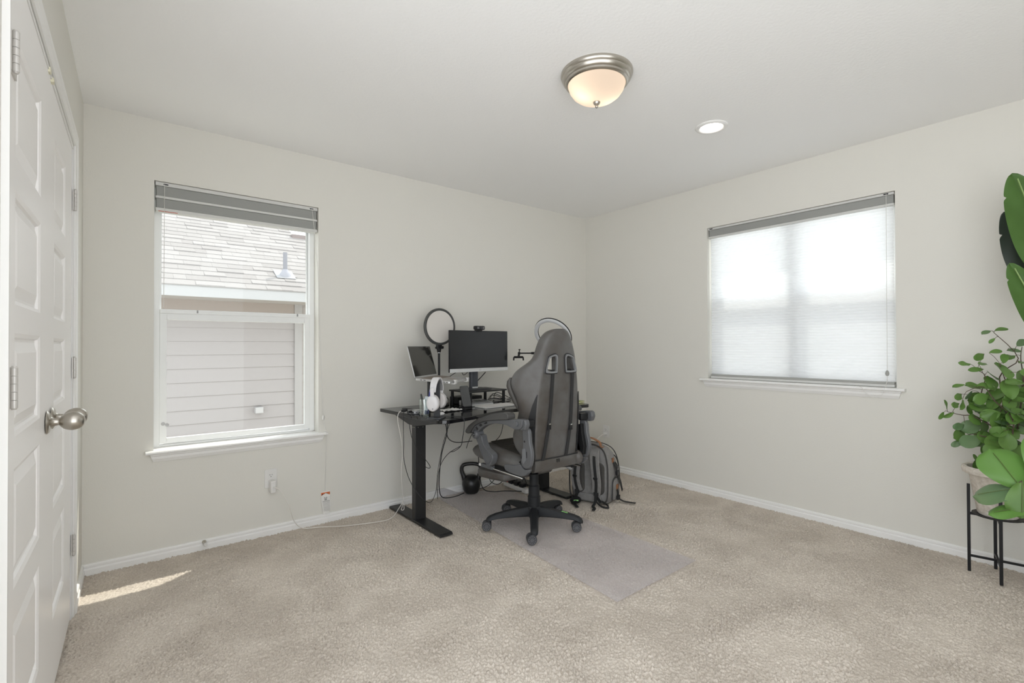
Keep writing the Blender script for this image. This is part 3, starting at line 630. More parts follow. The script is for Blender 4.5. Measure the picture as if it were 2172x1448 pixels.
# laptop on its raised stand
lz = .9605
ls_ = thing('laptop_stand', 'white metal laptop stand holding the open laptop above the desk', 'laptop stand', (1.765, 2.97, onDesk()), R(36))
LMt = Matrix.Rotation(R(4.2), 4, 'X')
zq = lz-.012-onDesk()
q = MB(); q.prism(rrect(.20, .15, .02, 4, 0, .085), 0, .006); q.build('base_plate', blackp_m, ls_, bevel=.001)
q = MB(Matrix.Translation((0, .10, 0))); q.prism(rrect(.035, .014, .005, 3, .02, .012), .006, zq-.006); q.build('post', P('stand_dark', (.05, .05, .05), .4), ls_)
q = MB(Matrix.Translation((0, .12, zq)) @ LMt)
for sx in (-.115, .115):
    q.bb((sx-.017, -.262, -.007), (sx+.017, -.0, -.003)); q.bb((sx-.017, -.268, -.007), (sx+.017, -.262, .021)); q.bb((sx-.017, -.262, .017), (sx+.017, -.253, .021))
q.bb((-.13, -.03, -.007), (.13, .0, -.003)); q.bb((-.13, -.17, -.007), (.13, -.14, -.003)); q.build('tray', white_m, ls_, smooth=0, bevel=.0015)
lp = thing('laptop', 'open silver laptop with a dark reflecting screen on the raised stand', 'laptop', (1.765, 2.97, lz-.012), R(36))
Mb = Matrix.Translation((0, .12, 0)) @ LMt
q = MB(Mb); q.prism(rrect(.355, .250, .012, 4, 0, -.125), -.0022, .0125); lb = q.build('base', silver_m, lp, bevel=.002)
q = MB(Mb); q.bb((-.150, -.125, .0126), (.150, -.022, .0134)); q.build('key_deck', P('laptop_keys', (.30, .25, .21), .5), lb, smooth=0)
q = MB(Mb); q.bb((-.06, -.225, .0126), (.06, -.145, .0130)); q.build('trackpad', P('trackpad', (.42, .38, .35), .3), lb, smooth=0)
for a0, a1 in ((-.232, -.222), (-.215, -.200), (-.075, -.060), (-.05, -.035)): MB(Mb).bb((-.1782, a0, .003), (-.1774, a1, .007)).build('port', blackp_m, lb, smooth=0)
Ms = Matrix.Translation((0, .122, .010)) @ Matrix.Rotation(R(-15), 4, 'X')
q = MB(Ms); q.prism(rrect(.355, .222, .010, 4, 0, .113), -.0045, .0028, lambda u, v, w: (u, -w, v)); ld = q.build('lid', silver_m, lp, bevel=.001)
q = MB(Ms); q.bb((-.1745, -.0034, .012), (.1745, -.0029, .2205)); q.build('screen', P('laptop_screen', (.030, .029, .026), .12, spec=.55), ld, smooth=0)
# headphones on a stand
hp = thing('headphone_stand', 'dark headphone stand with flat foot near the left front desk corner', 'headphone stand', (1.532, 2.645, onDesk()), R(42))
q = MB(); q.prism(rrect(.115, .085, .012, 4), 0, .008); q.build('foot', P('stand_foot', (.05, .052, .056), .4), hp, bevel=.002)
q = MB(); q.bb((-.010, -.018, .008), (.010, .018, .222)); q.bb((-.020, -.018, .216), (.020, .018, .2255)); q.build('post', P('stand_post', (.028, .03, .034), .45), hp, smooth=0, bevel=.002)
hd = thing('headphones', 'white over ear headphones hanging on the headphone stand', 'headphones', (1.532, 2.645, onDesk(.04)), R(42))
hw_m = P('headphone_white', (.66, .65, .66), .4); hgr_m = P('headphone_grey_pad', (.22, .22, .23), .7)
q = MB(); pts = []
for i in range(25):
    a = PI*i/24; pts.append((-.082*math.cos(a), 0, .115 + .0935*math.sin(a)**.8 if 0 < i < 24 else .115))
def arcband(r0, r1, wy, ex=0):
    secs = []
    for i in range(25):
        a = R(8) + (PI-R(16))*i/24; c, s_ = math.cos(a), math.sin(a); w = wy*(.78+.22*s_)
        ro, ri = r1, r0
        secs.append([(-ro*c*.86, -w, .112+ro*1.0*s_), (-ro*c*.86, w, .112+ro*1.0*s_), (-ri*c*.86, w, .112+ri*1.0*s_), (-ri*c*.86, -w, .112+ri*1.0*s_)])
    return secs
q = MB(); q.loft(arcband(.088, .0995, .022)); q.build('headband', hw_m, hd, bevel=.003, smooth=50)
q = MB(); q.loft(arcband(.0800, .0882, .018)); q.build('headband_pad', hgr_m, hd, bevel=.002, smooth=50)
for sx in (-1, 1):
    Mc = Matrix.Translation((sx*.077, 0, .060)) @ Matrix.Rotation(R(4*sx), 4, 'Y')
    q = MB(Mc); q.prism(rrect(.024, .085, .009, 4, 0, .052), .006, .014, lambda u, v, w: (sx*w, u, v)); q.build('slider_arm', hw_m, hd, bevel=.002)
    def sec(k, x, ry, rz_): return [(sx*x, ry*math.cos(2*PI*j/28), rz_*math.sin(2*PI*j/28)) for j in range(28)]
    q = MB(Mc); q.loft([sec(0, -.004, .030, .040), sec(0, -.002, .037, .048), sec(0, .008, .038, .049), sec(0, .017, .035, .045), sec(0, .022, .028, .037), sec(0, .0235, .012, .018)]); ec = q.build('ear_cup', hw_m, hd, smooth=60)
    q = MB(Mc); q.loft([sec(0, -.026, .022, .030), sec(0, -.027, .032, .043), sec(0, -.020, .037, .049), sec(0, -.006, .037, .049), sec(0, -.003, .034, .044)]); q.build('ear_pad', P('pad_white', (.60, .57, .56), .7), hd, smooth=60)
    if sx < 0:
        q = MB(Mc); q.prism([(-.008, -.034), (-.002, -.034), (-.002, -.026), (-.008, -.026)], -.0245, -.0195, lambda u, v, w: (w, u, v)); q.build('cup_mark', P('mark_grey', (.3, .3, .32), .5), ec, smooth=0)
# glass of pens
gl_m = MIX('clear_glass', .14, ('t', (.93, .96, .95), 0), ('g', (1, 1, 1), .04))
gp = thing('pen_glass', 'clear drinking glass holding pens and a tube behind the headphones', 'glass', (1.530, 2.80, onDesk()))
q = MB(); q.lathe([(0, 0), (.030, 0), (.0315, .004), (.034, .105), (.032, .105), (.0295, .008), (0, .008)], 32, caps=False); q.build('glass', gl_m, gp, smooth=40)
tb = thing('ointment_tube', 'pale blue and white tube standing in the pen glass', 'tube', (1.526, 2.778, onDesk(.009)))
q = MB(Matrix.Rotation(R(10), 4, 'Y') @ Matrix.Rotation(R(-42), 4, 'Z')); secs = []
for t in range(9): k = t/8; secs.append([((.011+.010*k)*math.cos(2*PI*j/20), (.011-.0095*k)*math.sin(2*PI*j/20), .026+.088*k) for j in range(20)])
q.loft(secs); q.build('tube_body', P('tube_white', (.60, .66, .70), .4), tb, smooth=60)
q = MB(Matrix.Rotation(R(10), 4, 'Y')); q.lathe([(0, .003), (.0095, .003), (.0105, .026), (0, .026)], 18); q.build('tube_cap', P('cap_blue', (.12, .14, .20), .4), tb)
for nm, lb_, a, c, mm, cp in (('pen', 'blue pen standing in the pen glass', (1.546, 2.782, onDesk(.010)), (1.556, 2.770, onDesk(.165)), P('pen_blue', (.03, .04, .24), .3), .007),
                              ('marker', 'dark capped marker leaning in the pen glass', (1.532, 2.800, onDesk(.010)), (1.510, 2.808, onDesk(.138)), P('marker_dark', (.05, .055, .05), .4), .0065),
                              ('pen', 'pale blue pen with printed side standing behind the headphones', (1.545, 2.795, onDesk(.010)), (1.575, 2.79, onDesk(.165)), P('pen_pale', (.45, .52, .60), .35), .0065)):
    pn = thing(nm, lb_, 'pen', a); a, c = fr(a), fr(c); m_ = a.lerp(c, .72)
    q = MB(); q.cyl(a, m_, cp*.8, cp*.9, 12); q.build('barrel', mm, pn, world=True); q = MB(); q.cyl(m_, c, cp*1.05, cp*.85, 12); q.build('cap', mm, pn, world=True)
# usb hub puck
hb = thing('charging_puck', 'round silver hub with plugs at the left end of the desk', 'usb hub', (1.535, 2.93, onDesk()))
q = MB(); q.lathe([(0, 0), (.046, 0), (.050, .004), (.050, .016), (.046, .021), (0, .0215)], 36); q.build('hub_body', P('hub_grey', (.30, .30, .31), .35, .3), hb, smooth=40)
for a in (200, 225, 250, 275, 300): MB().box((.0495*math.cos(R(a)), .0495*math.sin(R(a)), .010), (.003, .011, .006), rz=R(a)).build('port', blackp_m, hb, smooth=0)
q = MB(); q.box((.010, -.004, .0222), (.042, .020, .002), rz=R(10)); q.build('white_label', white_m, hb, smooth=0)
for i, (x, y, a) in enumerate(((1.481, 2.962, 170), (1.489, 2.90, 200), (1.505, 2.985, 140))):
    d = Vector((math.cos(R(a)), math.sin(R(a)), 0)); p0 = Vector((x, y, onDesk(.018)))
    o = MB().cyl(p0, p0+d*.030, .0085, .0075, 12).build('cable_plug', blackp_m); tag(o, ('black plug lying at the left of the silver hub', 'black plug in front of the silver hub', 'black plug behind the silver hub')[i], 'plug')
# phone leaning on its dock
pd = thing('phone_stand', 'small black phone dock standing in front of the riser', 'phone stand', (1.915, 2.90, onDesk()), R(2))
q = MB(); q.prism(rrect(.085, .09, .03, 6, 0, .01), 0, .010); q.build('dock_base', blackp_m, pd, bevel=.002)
q = MB(); q.prism(rrect(.04, .014, .005, 3, 0, .030), .008, .06); q.bb((-.034, -.022, .010), (.034, -.006, .016)); q.bb((-.034, -.026, .010), (.034, -.021, .021)); q.build('dock_back', blackp_m, pd, bevel=.002)
ph = thing('phone', 'black smartphone leaning on the phone dock', 'phone', (1.915, 2.90, onDesk(.017)), R(2))
Mp = Matrix.Translation((0, -.013, .001)) @ Matrix.Rotation(R(-17), 4, 'X')
q = MB(Mp); q.prism(rrect(.072, .148, .011, 5, 0, .074), -.004, .004, lambda u, v, w: (u, -w, v)); pb = q.build('case', P('phone_case', (.07, .07, .07), .5), ph, bevel=.0015)
q = MB(Mp); q.prism(rrect(.066, .141, .008, 5, 0, .074), .0041, .0045, lambda u, v, w: (u, -w, v)); q.build('screen', P('phone_screen', (.06, .061, .061), .2), pb, smooth=0)
# keyboard, label printer and dark box under the riser
kb = thing('keyboard', 'thin white wireless keyboard on the desk in front of the riser', 'keyboard', (2.165, 2.882, onDesk()), R(1))
q = MB(); q.prism([(-.066, 0), (.066, 0), (.066, .010), (-.066, .006)], -.148, .148, lambda u, v, w: (w, u, v)); q.build('keyboard_body', white_m, kb, smooth=0, bevel=.002)
q = MB()
for r_ in range(5):
    for c_ in range(14): q.box((-.130+.020*c_, -.044+.0215*r_, .0075+.030*(.0215*r_)+.0012), (.0175, .0185, .0022))
q.build('keys', P('key_white', (.78, .76, .74), .5), kb, smooth=0)
kp = thing('desk_scale', 'flat silver desk scale with small black display under the riser', 'scale', (2.10, 3.045, onDesk()), R(1))
q = MB(); q.prism([(-.075, 0), (.075, 0), (.075, .036), (-.06, .026), (-.075, .012)], -.105, .105, lambda u, v, w: (w, u, v)); bo = q.build('scale_body', silver_m, kp, smooth=0, bevel=.003)
q = MB(Matrix.Translation((0, 0, .031)) @ Matrix.Rotation(R(4.2), 4, 'X')); q.bb((-.018, -.028, .0008), (.045, .024, .0020)); q.build('display', screen_m, bo, smooth=0)
for sx in (-.055, .075):
    for v0 in (-.018, .004): MB(Matrix.Translation((0, 0, .031)) @ Matrix.Rotation(R(4.2), 4, 'X')).bb((sx-.014, v0, .0006), (sx+.014, v0+.012, .0018)).build('button', P('button_dark', (.16, .16, .16), .5), bo, smooth=0)
q = MB(); q.bb((-.1055, -.045, .008), (-.1048, -.015, .018)); q.build('side_port', blackp_m, bo, smooth=0)
bx = MB().box((2.135, 3.235, onDesk(.026)), (.23, .115, .052), rz=R(3)).build('dock_box', blackp_m, bevel=.004, smooth=0); tag(bx, 'flat black box at the back of the desk under the riser', 'box')
# loose things by the headphones
pp = MB()
secs = []
for i in range(9):
    row_ = []
    for j in range(7): row_.append((1.70+.145*i/8, 2.84+.10*j/6, onDesk(.003) + .010*abs(math.sin(i*1.3+j*.9))*(1 if (i+j) % 2 else .5)))
    secs.append(row_)
pp.loft(secs, caps=False, close=False); o = pp.build('crumpled_paper', paper_m, smooth=0); md = o.modifiers.new('thick', 'SOLIDIFY'); md.thickness = .0012; md.offset = 1; tag(o, 'crumpled white paper lying behind the headphone stand', 'paper')
q = MB(); q.ball((1.60, 2.715, onDesk(.013)), (.026, .022, .013), 16, 8); o = q.build('white_blob', white_m, smooth=60); tag(o, 'small white blob behind the headphone stand foot', 'mouse')  # added white shape for a pale blob, not a known object
q = MB(); q.prism(rrect(.20, .23, .02, 4, 2.53, 2.79), onDesk(), onDesk(.004)); o = q.build('mouse_mat', P('mouse_mat', (.012, .012, .013), .6), smooth=0); tag(o, 'thin black mouse mat on the desk beside the keyboard', 'mouse mat')
nb = thing('notebook', 'yellow and green notebook at the right front end of the desk', 'notebook', (2.775, 2.70, onDesk()), R(8))
q = MB(); q.bb((-.052, -.075, 0), (.052, .075, .0025)); q.bb((-.052, -.075, .0105), (.052, .075, .013)); q.bb((-.052, .070, .0), (.052, .075, .013)); q.build('cover', P('notebook_cover', (.30, .36, .10), .6), nb, smooth=0)
q = MB(); q.bb((-.049, -.072, .0026), (.049, .0695, .0104)); q.build('pages', P('notebook_pages', (.72, .68, .50), .8), nb, smooth=0)
# ring light on a pole at the right end, with phone arm
rgx, rgy = 2.81, 2.96
rg = thing('ring_light', 'white ring light with black back on a pole behind the chair headrest', 'lamp', (rgx, rgy, onDesk()))
nrm = Vector((-.758, -.289, -.57)).normalized()
Mr = Matrix.Translation((0, 0, 1.262-DZ)) @ nrm.to_track_quat('Z', 'Y').to_matrix().to_4x4()
def torus(R0, r0, r1, zc, flat=1.0, n=64, m=14): return [[((R0+r0*math.cos(2*PI*j/m))*math.cos(2*PI*i/n), (R0+r0*math.cos(2*PI*j/m))*math.sin(2*PI*i/n), zc+r1*math.sin(2*PI*j/m)) for j in range(m)] for i in range(n+1)]
q = MB(Mr); q.loft(torus(.146, .0165, .009, .006), caps=False); q.build('ring_tube', P('ring_white', (.70, .71, .73), .35), rg, smooth=60)
q = MB(Mr); q.loft(torus(.147, .0185, .007, -.0055), caps=False); q.build('ring_back', blackp_m, rg, smooth=60)
q = MB(); q.cyl((0, 0, .012), (0, 0, .40), .009); q.build('pole', blackp_m, rg)
q = MB(); q.lathe([(0, 0), (.07, 0), (.071, .004), (.064, .010), (.012, .015), (0, .016)], 32); q.build('base', blackp_m, rg)
q = MB(); q.tube([(0, 0, .392), (.015, .012, .405), (-.02-.146*0, .02, .40)], .008, 8, 3); q.build('neck', blackp_m, rg)
q = MB(); q.tube([(.0, 0, .378), (-.10, .005, .381), (-.35, .007, .384)], .0055, 8, 3); q.cyl((-.20, .006, .3825), (-.225, .0062, .383), .010); q.build('phone_arm', blackp_m, rg)
q = MB(); q.ball((-.356, .005, .384), .012, 12, 8); q.cyl((-.356, .005, .384), (-.364, .003, .360), .009); q.cyl((-.356, .005, .384), (-.354, .005, .412), .004); q.tube([(-.362, .004, .412), (-.350, .006, .414), (-.344, .008, .410)], .004, 6, 2); q.build('arm_joint', blackp_m, rg)
cd = Vector((.78, -.626, 0)); c0 = Vector((-.366, .002, .354))
q = MB()
q.tube([c0-cd*.036, c0+cd*.036], .0085, 8, 1); q.tube([c0-cd*.036, c0-cd*.038-Vector((0, 0, .026))], .006, 8, 1); q.tube([c0+cd*.036, c0+cd*.038-Vector((0, 0, .026))], .006, 8, 1); q.build('phone_clamp', blackp_m, rg)
# ---------------------------------------------------------------- cables
def cable(pts, r, label, mat=None, name='cable', k=6):
    q = MB(); q.tube(pts, r, 7, k); o = q.build(name, mat or blackc_m, smooth=60); return tag(o, label, 'cable')
cz = onDesk(.005)
cable([(1.60, 3.05, cz), (1.545, 3.06, cz+.012), (1.49, 3.03, cz+.02), (1.470, 2.97, cz+.008), (1.448, 2.93, .70), (1.445, 2.92, .55), (1.452, 2.93, .44), (1.50, 2.95, .30), (1.54, 2.88, .20), (1.60, 2.885, .147), (1.70, 3.0, .11), (1.80, 3.12, .14), (1.86, 3.2, .25), (1.92, 3.22, .45), (1.97, 3.2, .60), (1.99, 3.15, .69)], .0022, 'thin black cable looping from the desk left end past the left leg')
cable([(1.500, 2.90, cz+.012), (1.472, 2.86, cz+.006), (1.452, 2.85, .69), (1.47, 2.86, .60), (1.52, 2.875, .50), (1.60, 2.90, .415), (1.645, 2.93, .36), (1.64, 2.98, .352), (1.61, 3.06, .40)], .0022, 'thin black cable draped across the front of the left desk leg')
cable([(1.57, 2.66, cz+.004), (1.61, 2.64, cz), (1.645, 2.60, cz), (1.658, 2.552, cz+.001), (1.660, 2.535, .70), (1.655, 2.545, .62), (1.662, 2.58, .555), (1.69, 2.70, .50), (1.72, 2.80, .475)], .0024, 'black headphone cable running over the front desk edge and hanging down')
cable([(1.80, 3.0, .66), (1.83, 3.03, .60), (1.90, 3.12, .50), (2.02, 3.2, .44), (2.2, 3.25, .42)], .0034, 'thick black cable swinging under the desk towards the seat')
cable([(1.83, 3.01, .66), (1.835, 3.03, .55), (1.835, 3.1, .40), (1.845, 3.15, .25), (1.86, 3.18, .12), (1.90, 3.2, .045), (2.0, 3.2, .03), (2.13, 3.26, .02)], .0036, 'thick black cable dropping to the floor left of the kettlebell')
cable([(1.667, 2.60, .548), (1.70, 2.80, .46), (1.76, 3.0, .33), (1.81, 3.12, .17), (1.84, 3.17, .05)], .0022, 'thin black cable hanging between the left leg and the kettlebell')
cable([(2.15, 3.1, .69), (2.16, 3.12, .58), (2.20, 3.15, .45), (2.24, 3.18, .38)], .0026, 'first black cable hanging from the desk above the seat')
cable([(2.19, 3.14, .69), (2.175, 3.17, .55), (2.13, 3.19, .44), (2.12, 3.21, .38)], .0026, 'second black cable hanging from the desk above the seat')
cable([(2.34, 3.0, .69), (2.345, 3.03, .58), (2.33, 3.05, .48), (2.28, 3.08, .42)], .0026, 'black cable hanging from the desk beside the backrest')
cable([(2.26, 3.25, .30), (2.27, 3.24, .12), (2.29, 3.22, .03), (2.33, 3.15, .018), (2.42, 3.10, .018), (2.52, 3.02, .014)], .0036, 'black power cord on the floor from the kettlebell to the power strip')
cable([(2.30, 3.30, .012), (2.38, 3.28, .03), (2.45, 3.25, .10), (2.50, 3.24, .16)], .0030, 'black cord rising from the floor right of the kettlebell')
cable([(2.36, 3.25, .14), (2.36, 3.22, .08), (2.42, 3.2, .05), (2.50, 3.2, .09), (2.54, 3.2, .14)], .0030, 'black cord looping behind the footrest')
cable([(2.00, 3.31, onDesk(.004)), (1.95, 3.29, .80), (1.93, 3.27, .87), (1.97, 3.24, .93), (2.02, 3.18, .98)], .0026, 'black monitor cable rising behind the riser on the left')
cable([(2.24, 3.12, .97), (2.22, 3.20, .90), (2.19, 3.305, .82), (2.18, 3.31, onDesk(.004))], .0034, 'black power cable dropping behind the monitor on the right')
cable([(2.02, 3.115, .975), (2.035, 3.12, .957), (2.055, 3.12, .962), (2.07, 3.11, .98)], .0022, 'small black cable loop under the monitor')
cable([(1.76, 3.09, cz+.004), (1.82, 3.08, cz+.004), (1.88, 3.10, cz+.004), (1.95, 3.19, cz+.03), (1.97, 3.27, cz+.05)], .0030, 'black cable on the desk leading under the riser')
cable([(1.76, 3.12, cz+.02), (1.79, 3.112, cz+.014), (1.89, 3.12, cz+.016), (1.945, 3.25, cz+.02)], .0026, 'second black cable on the desk leading under the riser')
cable([(2.42, 3.12, cz), (2.455, 3.10, cz+.03), (2.46, 3.09, cz+.10), (2.455, 3.09, cz+.13), (2.50, 3.06, cz+.05), (2.53, 3.02, cz+.004)], .0034, 'white cable standing in a loop right of the riser', whitec_m)
cable([(2.55, 2.98, cz), (2.50, 3.03, cz+.06), (2.47, 3.06, cz+.105), (2.52, 3.05, cz+.115), (2.56, 3.02, cz+.10)], .0030, 'white cable curling behind the chair wing', whitec_m)
cable([(2.34, 3.26, cz), (2.38, 3.22, cz+.004), (2.43, 3.20, cz), (2.46, 3.22, cz+.006)], .0034, 'short white cable lying on the desk behind the riser leg', whitec_m)
for i, (a, c) in enumerate((((2.37, 3.26), (2.47, 3.22)), ((2.40, 3.28), (2.50, 3.24)), ((2.43, 3.27), (2.52, 3.18)))):
    cable([(a[0], a[1], cz), ((a[0]+c[0])/2, a[1]+.02, cz+.03+.01*i), (c[0], c[1], cz+.012), (c[0]-.02, c[1]-.04, cz), (c[0]-.08, c[1]-.01, cz+.01), (a[0]-.02, a[1]-.02, cz+.004)], .003, ('nearest black cable of the tangle right of the riser', 'middle black cable of the tangle right of the riser', 'farthest black cable of the tangle right of the riser')[i])
# power strip and plugs
ps = thing('power_strip', 'white power strip on the floor behind the chair', 'power strip', (2.555, 3.13, .002), R(-3))
q = MB(); q.prism(rrect(.052, .32, .012, 4), .0, .034); pb = q.build('strip_body', white_m, ps, bevel=.004)
q = MB(); q.bb((-.014, .11, .034), (.014, .135, .038)); q.build('switch', P('red_switch', (.6, .08, .05), .4), ps, bevel=.001)
for i, y in enumerate((3.05, 3.12, 3.19)):
    o = MB().box((2.555, y, .053), (.045, .045, .030)).build('power_plug', blackp_m, bevel=.004); tag(o, ('black plug nearest the front end of the white power strip', 'middle black plug in the white power strip', 'rear black plug in the white power strip')[i], 'plug')
cable([(2.555, 3.05, .072), (2.56, 3.06, .10), (2.60, 3.08, .09), (2.64, 3.1, .03), (2.655, 3.11, .01)], .0034, 'black cord arching from the power strip towards the right desk leg')
cable([(2.555, 3.12, .072), (2.54, 3.13, .11), (2.50, 3.16, .14), (2.48, 3.2, .2)], .0034, 'black cord rising from the middle of the power strip')
cable([(2.60, 2.92, .20), (2.66, 2.935, .27), (2.70, 2.948, .33), (2.72, 2.948, .38)], .0018, 'thin black cable on the right desk leg')
# ---------------------------------------------------------------- gaming chair, facing the desk
CX, CY = 2.115, 2.41
gc = thing('gaming_chair', 'grey high backed gaming chair on a black five star base in front of the desk', 'chair', (CX, CY, .0095))
def Pn(v): return v
# star base
for k in range(5):
    a = R(-131 + 72*k); Ma = Matrix.Rotation(a, 4, 'Z'); q = MB(Ma); secs = []
    for x, zt, zb, w in ((.0, .128, .070, .030), (.05, .126, .068, .030), (.12, .120, .072, .027), (.20, .110, .072, .025), (.26, .099, .070, .024), (.293, .090, .064, .023), (.312, .078, .056, .020), (.319, .066, .052, .012)):
        h = zt-zb; c = (zt+zb)/2
        secs.append([(x, w*cx_, c + h/2*cz_) for cx_, cz_ in ((-1, -.75), (-.8, -1), (.8, -1), (1, -.75), (.82, .55), (.55, 1), (-.55, 1), (-.82, .55))])
    q.loft(secs); q.build('base_arm', base_m, gc, smooth=38)
    if k in (1,):
        q = MB(Ma); q.add([(.185, -.012, .1135), (.225, -.012, .1075), (.225, .004, .1075), (.185, .004, .1135)], [(0, 1, 2, 3)]); q.build('green_sticker', green_m, gc, smooth=0)
    # twin wheel caster
    sw = R((10, -40, 150, 35, -30)[k]); Mc = Matrix.Translation((.297*math.cos(a), .297*math.sin(a), 0)) @ Matrix.Rotation(R(58) + sw*.18, 4, 'Z')
    q = MB(Mc); q.cyl((0, 0, .030), (0, 0, .075), .011); q.prism([(.020*math.cos(R(t)), .030+.031*math.sin(R(t))) for t in range(-20, 200, 20)], -.012, .012, lambda u, v, w: (w, u*1.2+.012, v)); ca = q.build('caster', base_m, gc, smooth=40)
    q = MB(Mc @ Matrix.Translation((0, .018, .030)) @ Matrix.Rotation(PI/2, 4, 'Y'))
    for s0, s1 in ((-.026, -.005), (.005, .026)):
        q.lathe([(.020, s0+(.002 if s0 < 0 else 0)), (.027, s0), (.030, s0+.003), (.030, s1-.003), (.027, s1), (.020, s1-(.002 if s1 > 0 else 0))], 28)
    q.build('wheel', P('caster_rubber', (.045, .046, .05), .5), ca, smooth=40)
    q = MB(Mc @ Matrix.Translation((0, .018, .030)) @ Matrix.Rotation(PI/2, 4, 'Y'))
    for zz in (-.0262, .0242):
        q.lathe([(.0215, zz), (.0235, zz), (.0235, zz+.002), (.0215, zz+.002)], 24, caps=False)
        for j in range(10): q.box((.0125, 0, zz+.001), (.019, .0022, .0016), Matrix.Rotation(2*PI*j/10, 4, 'Z'))
    q.build('hub_cap', P('hubcap_grey', (.15, .15, .16), .4), ca, smooth=0)
q = MB(); q.lathe([(.044, .062), (.050, .075), (.050, .118), (.043, .128), (.0, .128)], 28); q.build('base_hub', base_m, gc)
q = MB(); q.lathe([(.041, .122), (.041, .19), (.036, .195), (.0355, .26), (.030, .265), (.0295, .335), (.014, .338), (.014, .36), (0, .36)], 28); q.build('gas_lift_cover', base_m, gc, smooth=30)
q = MB(); q.bb((-.09, -.03, .358), (.09, .13, .372)); q.bb((-.045, -.03, .345), (.045, .08, .392)); q.bb((-.20, -.10, .372), (-.16, .16, .398)); q.bb((.16, -.10, .372), (.20, .16, .398)); q.build('tilt_plate', blackp_m, gc, smooth=0, bevel=.003)
q = MB(); q.tube([(.06, -.03, .365), (.20, -.06, .362), (.265, -.09, .36)], .006, 8, 3); q.cyl((.255, -.086, .36), (.285, -.098, .36), .011); q.build('tilt_lever', blackp_m, gc)
# seat: dished cushion with bolsters, loft front to back
def seat_sec(y, w, ztop, zc, zbot):
    """outline of the seat at depth y: bottom flat, bolsters high, centre low"""
    p_ = [(-w*.86, zbot), (-w, zbot+.02), (-w-.004, (zbot+ztop)/2), (-w+.012, ztop-.008), (-w+.045, ztop), (-w+.085, ztop-.010), (-w+.115, zc+.004), (-w*.3, zc), (0, zc), ]
    return [(x, y, z) for x, z in p_] + [(-x, y, z) for x, z in reversed(p_[:-1])]
q = MB(); q.loft([seat_sec(-.20, .205, .455, .452, .415), seat_sec(-.185, .225, .474, .462, .402), seat_sec(-.15, .240, .487, .463, .398), seat_sec(-.05, .250, .497, .465, .396), seat_sec(.06, .252, .512, .472, .396), seat_sec(.17, .253, .520, .485, .398), seat_sec(.26, .252, .519, .498, .402), seat_sec(.32, .250, .509, .505, .416), seat_sec(.352, .243, .496, .493, .438), seat_sec(.366, .225, .480, .478, .456)])
st_ = q.build('seat', lea_m, gc, smooth=70, subsurf=1)
# quilted dark centre panel of the seat
qm, nt, bs, out = nodes('quilted_leather'); bs.inputs['Base Color'].default_value = (.045, .040, .035, 1); bs.inputs['Roughness'].default_value = .42
tc = nt.nodes.new('ShaderNodeTexCoord'); mp = nt.nodes.new('ShaderNodeMapping'); mp.inputs['Rotation'].default_value = (0, 0, PI/4)
ck = nt.nodes.new('ShaderNodeTexVoronoi'); ck.inputs['Scale'].default_value = 26; ck.inputs['Randomness'].default_value = 0; ck.distance = 'CHEBYCHEV'
bp = nt.nodes.new('ShaderNodeBump'); bp.invert = True; bp.inputs['Strength'].default_value = .8; bp.inputs['Distance'].default_value = .006
nt.links.new(tc.outputs['Object'], mp.inputs['Vector']); nt.links.new(mp.outputs['Vector'], ck.inputs['Vector']); nt.links.new(ck.outputs['Distance'], bp.inputs['Height']); nt.links.new(bp.outputs['Normal'], bs.inputs['Normal'])
q = MB(); q.loft([[(-w_, y, z+.0035), (-w_*.4, y, z+.0055), (w_*.4, y, z+.0055), (w_, y, z+.0035)] for y, z, w_ in ((-.17, .4655, .115), (-.05, .467, .125), (.06, .474, .128), (.17, .487, .128), (.26, .500, .125), (.315, .5085, .12))], caps=False, close=False)
o = q.build('seat_centre_panel', qm, st_, smooth=60); part_label(o, 'dark diamond quilted seat panel')
# extending footrest under the seat
q = MB(); secs = []
for y, zt, zb, w in ((.02, .356, .318, .18), (.05, .362, .305, .215), (.20, .358, .292, .225), (.31, .350, .284, .22), (.345, .340, .290, .205)):
    secs.append([(x*w, y, zb+(zt-zb)*v) for x, v in ((-.92, 0), (-1, .2), (-1, .8), (-.92, 1), (.92, 1), (1, .8), (1, .2), (.92, 0))])
q.loft(secs); q.build('footrest', lea_m, gc, smooth=60, bevel=.008, seg=3)
for sx in (-1, 1):
    q = MB(); q.cyl((sx*.245, -.19, .381), (sx*.245, .13, .385), .0075); q.build('chrome_rod', chrome_m, gc)
    q = MB(); q.bb((sx*.245-.012, .11, .376), (sx*.245+.012, .235, .400)); q.build('rod_bracket', greyp_m, gc, smooth=0, bevel=.003)
    q = MB(); q.bb((sx*.245-.010, .235, .378), (sx*.245+.010, .262, .394)); q.build('rod_end_cap', white_m, gc, smooth=0, bevel=.003)
    q = MB(); q.cyl((sx*.245, -.191, .381), (sx*.245, -.186, .381), .0085); q.build('rod_plug', blackp_m, gc)

